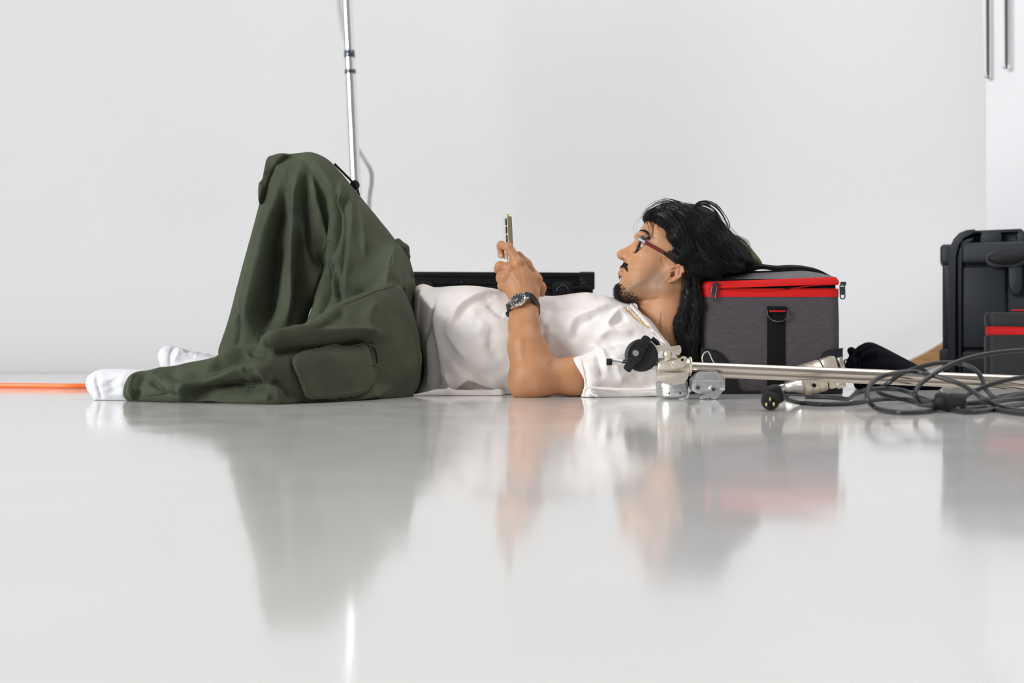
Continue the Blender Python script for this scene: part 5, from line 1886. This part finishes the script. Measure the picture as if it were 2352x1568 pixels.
pxprism([(2165, 868), (2165, 600), (2167, 583), (2172, 573), (2180, 567), (2188, 566), (2188, 868)], YK - .006, YK + .19, 'lid')
pxprism([(2178, 866), (2178, 590), (2181, 568), (2189, 550), (2201, 537), (2216, 531), (2234, 530), (2234, 540), (2220, 541), (2208, 547), (2199, 558), (2194, 574), (2193, 592), (2193, 866)],
        YK - .026, YK + .19, 'lid_rim', .004)
pxprism([(2198, 866), (2198, 592), (2200, 574), (2206, 560), (2216, 551), (2230, 548), (2230, 556), (2219, 559), (2211, 567), (2207, 578), (2206, 594), (2206, 866)],
        YK - .016, YK + .19, 'body_rim', .003)
for py0, py1, x in ((562, 608, 2160), (800, 836, 2158)):
    b = MB(); b.box(((Xk(x) + Xk(2190)) / 2, YK + .05, (Z(py0) + Z(py1)) / 2), (Xk(2190) - Xk(x), .15, Z(py0) - Z(py1)), .012, seg=3); b.build('corner_bumper', M['case_plastic'], case)
b = MB(); b.box(((Xk(2206) + Xk(2480)) / 2, YK - .008, (Z(560) + Z(607)) / 2), (Xk(2480) - Xk(2206), .05, Z(560) - Z(607)), .012, seg=3); b.build('upper_band', M['case_plastic'], case)
b = MB(); b.box(((Xk(2206) + Xk(2300)) / 2, YK + .004, (Z(612) + Z(800)) / 2), (Xk(2300) - Xk(2206), .02, Z(612) - Z(800)), .008, seg=3); b.build('front_panel', M['case_plastic'], case)
b = MB(); b.box(((Xk(2206) + Xk(2480)) / 2, YK - .004, (Z(806) + Z(862)) / 2), (Xk(2480) - Xk(2206), .04, Z(806) - Z(862)), .010, seg=3); b.build('lower_band', M['case_plastic'], case)
poly = [(Xk(2303), Z(612)), (Xk(2332), Z(612)), (Xk(2332), Z(660)), (Xk(2325), Z(680)), (Xk(2312), Z(680)), (Xk(2304), Z(658))]
MB().prism(poly, (0, YK - .008, 0), (1, 0, 0), (0, 0, 1), (0, 1, 0), .04, .006).build('front_rib', M['case_plastic'], case)
c = PV(2308, 596, YK - .034)
MB().prism(rounded_rect(.058, .027, .026), c + Vector((0, .004, 0)), (1, 0, 0), (0, 0, 1), (0, 1, 0), .012, .003).build('latch_plate', M['case_plastic'], case)
MB().ball(c + Vector((0, -.004, 0)), (.052, .014, .020), 24).build('latch_grip', M['black_rubber'], case)
pxprism([(2216, 566), (2216, 542), (2222, 536), (2338, 534), (2350, 550), (2480, 552), (2480, 566)], YK + .045, YK + .17, 'top_block')
pxprism([(2246, 564), (2246, 540), (2250, 534), (2284, 534), (2290, 540), (2291, 564)], YK + .004, YK + .10, 'top_rib', .004)
pxprism([(2322, 564), (2322, 542), (2326, 536), (2338, 536), (2348, 552), (2348, 564)], YK + .000, YK + .10, 'top_rib', .004)
pxprism([(2216, 537), (2220, 531), (2330, 530), (2338, 537)], YK + .01, YK + .15, 'top_cap', .002)
MB().tube(spline([PV(2342, 552, YK + .03), PV(2350, 532, YK + .03), PV(2372, 518, YK + .03), PV(2420, 516, YK + .03), PV(2448, 530, YK + .03), PV(2456, 556, YK + .03)], 6), .013, 10).build('handle', M['case_plastic'], case)

case.rotation_euler.z = math.radians(-21)

# small black zip case in front of it
YZ = 3.20
zc = empty('zip_case', (P(2263, 0, YZ)[0], YZ, 0), 'small black case with red zip in front of the large equipment case', 'case')
zx0 = P(2263, 0, YZ)[0]; zx1 = zx0 + .26
zz = lambda py: P(0, py, YZ)[2]
def zring(ins, z, tilt=.0):
    return [((zx0 + zx1) / 2 + x, YZ + .08 + y, z - tilt * (x + .13)) for x, y in rounded_rect(.13 - ins, .08 - ins, .022, 6)]
loft([zring(.006, .001), zring(.001, .006), zring(0, .03), zring(0, zz(772)), zring(.002, zz(769))]).build('body', M['leather'], zc)
loft([zring(.005, zz(769), .03), zring(.0045, zz(765), .03), zring(.004, zz(758), .03), zring(.0045, zz(752), .03), zring(.005, zz(748), .03)]).build('zip_band', M['red'], zc)
for k in range(3):
    zq = zz(764 - 6 * k)
    MB().tube(zring(.0032, zq, .03), .0013, 5, closed=True).build('zip_coil', M['red'], zc)
loft([zring(.001, zz(748), .03), zring(0, zz(745), .03), zring(0, zz(722), .03), zring(.004, zz(717), .03), zring(.014, zz(715), .03)]).build('lid', M['leather'], zc)
b = MB(); b.box((zx0 + .13, YZ + .06, zz(712)), (.12, .03, .004), .001); b.build('red_tab', M['red'], zc)

zc.rotation_euler.z = math.radians(-21)

# ------------------------------------------------------------------ flat flight case behind the person
YL = 3.45
l0, l1 = PV(880, 616, YL - .02), PV(1365, 625, YL + .03)
fl = empty('flight_case', ((l0.x + l1.x) / 2, YL, 0), 'flat black flight case with latches standing behind the white shirt', 'case')
u = Vector((l1.x - l0.x, l1.y - l0.y, 0)); W_ = u.length; u.normalize(); v = Vector((-u.y, u.x, 0))
FR = Matrix((u, v, Vector((0, 0, 1)))).transposed()
ztop = l1.z
base = Vector((l0.x, l0.y, 0))
pt = lambda s, d, z: base + u * s + v * d + Vector((0, 0, z))
DT = .11
b = MB(); b.box(pt(W_ / 2, DT / 2, (ztop - .045) / 2 + .001), (W_ - .006, DT - .006, ztop - .045), .003, FR); b.build('body', M['flight_black'], fl)
b = MB(); b.box(pt(W_ / 2, DT / 2, ztop - .021), (W_ - .004, DT - .002, .040), .004, FR); b.build('lid', M['flight_black'], fl)
b = MB(); b.box(pt(W_ / 2, -.001, ztop - .008), (W_ - .002, .008, .014), .002, FR); b.build('edge_profile', M['flight_black'], fl)
b = MB(); b.box(pt(W_ / 2, -.001, ztop - .047), (W_ - .002, .008, .010), .002, FR); b.build('edge_profile', M['flight_black'], fl)
b = MB(); b.box(pt(W_ / 2, -.001, ztop - .068), (W_ - .002, .006, .006), .002, FR); b.build('edge_profile', M['flight_black'], fl)
s_of = lambda px: (P(px, 0, YL)[0] - l0.x)
for s in (.023, W_ - .022):
    b = MB(); b.box(pt(s, DT / 2, ztop - .026), (.047, DT + .008, .055), .004, FR); b.build('corner_bracket', M['flight_black'], fl)
    b = MB(); b.lathe([(.004, 0), (.0035, .002), (.001, .003)], pt(s - .010, -.004, ztop - .034), -v, 12); b.build('rivet', M['gun'], fl)
for px in (972, 1293):
    s = s_of(px)
    poly = chaikin([(-.032, -.050), (-.032, -.008), (-.024, .004), (.024, .004), (.032, -.008), (.032, -.050)], 1)
    MB().prism(poly, pt(s, -.006, ztop - .032), u, (0, 0, 1), v, .006, .0015).build('latch_plate', M['flight_black'], fl)
    q = [pt(s + .017 * math.cos(a), -.012, ztop - .058 + .017 * math.sin(a)) for a in np.linspace(0, math.pi, 14)]
    MB().tube(q, .003, 8).build('latch_bow', M['gun'], fl)
    MB().lathe([(.014, 0), (.012, .005), (.003, .006)], pt(s, -.009, ztop - .058), -v, 20).build('latch_knob', M['flight_black'], fl)
    MB().lathe([(.0045, 0), (.004, .003), (.001, .004)], pt(s, -.008, ztop - .036), -v, 12).build('rivet', M['gun'], fl)
for px, dz in ((1060, .033), (1140, .062), (1268, .008)):
    MB().lathe([(.004, 0), (.0035, .002), (.001, .003)], pt(s_of(px), -.002, ztop - dz), -v, 12).build('rivet', M['gun'], fl)
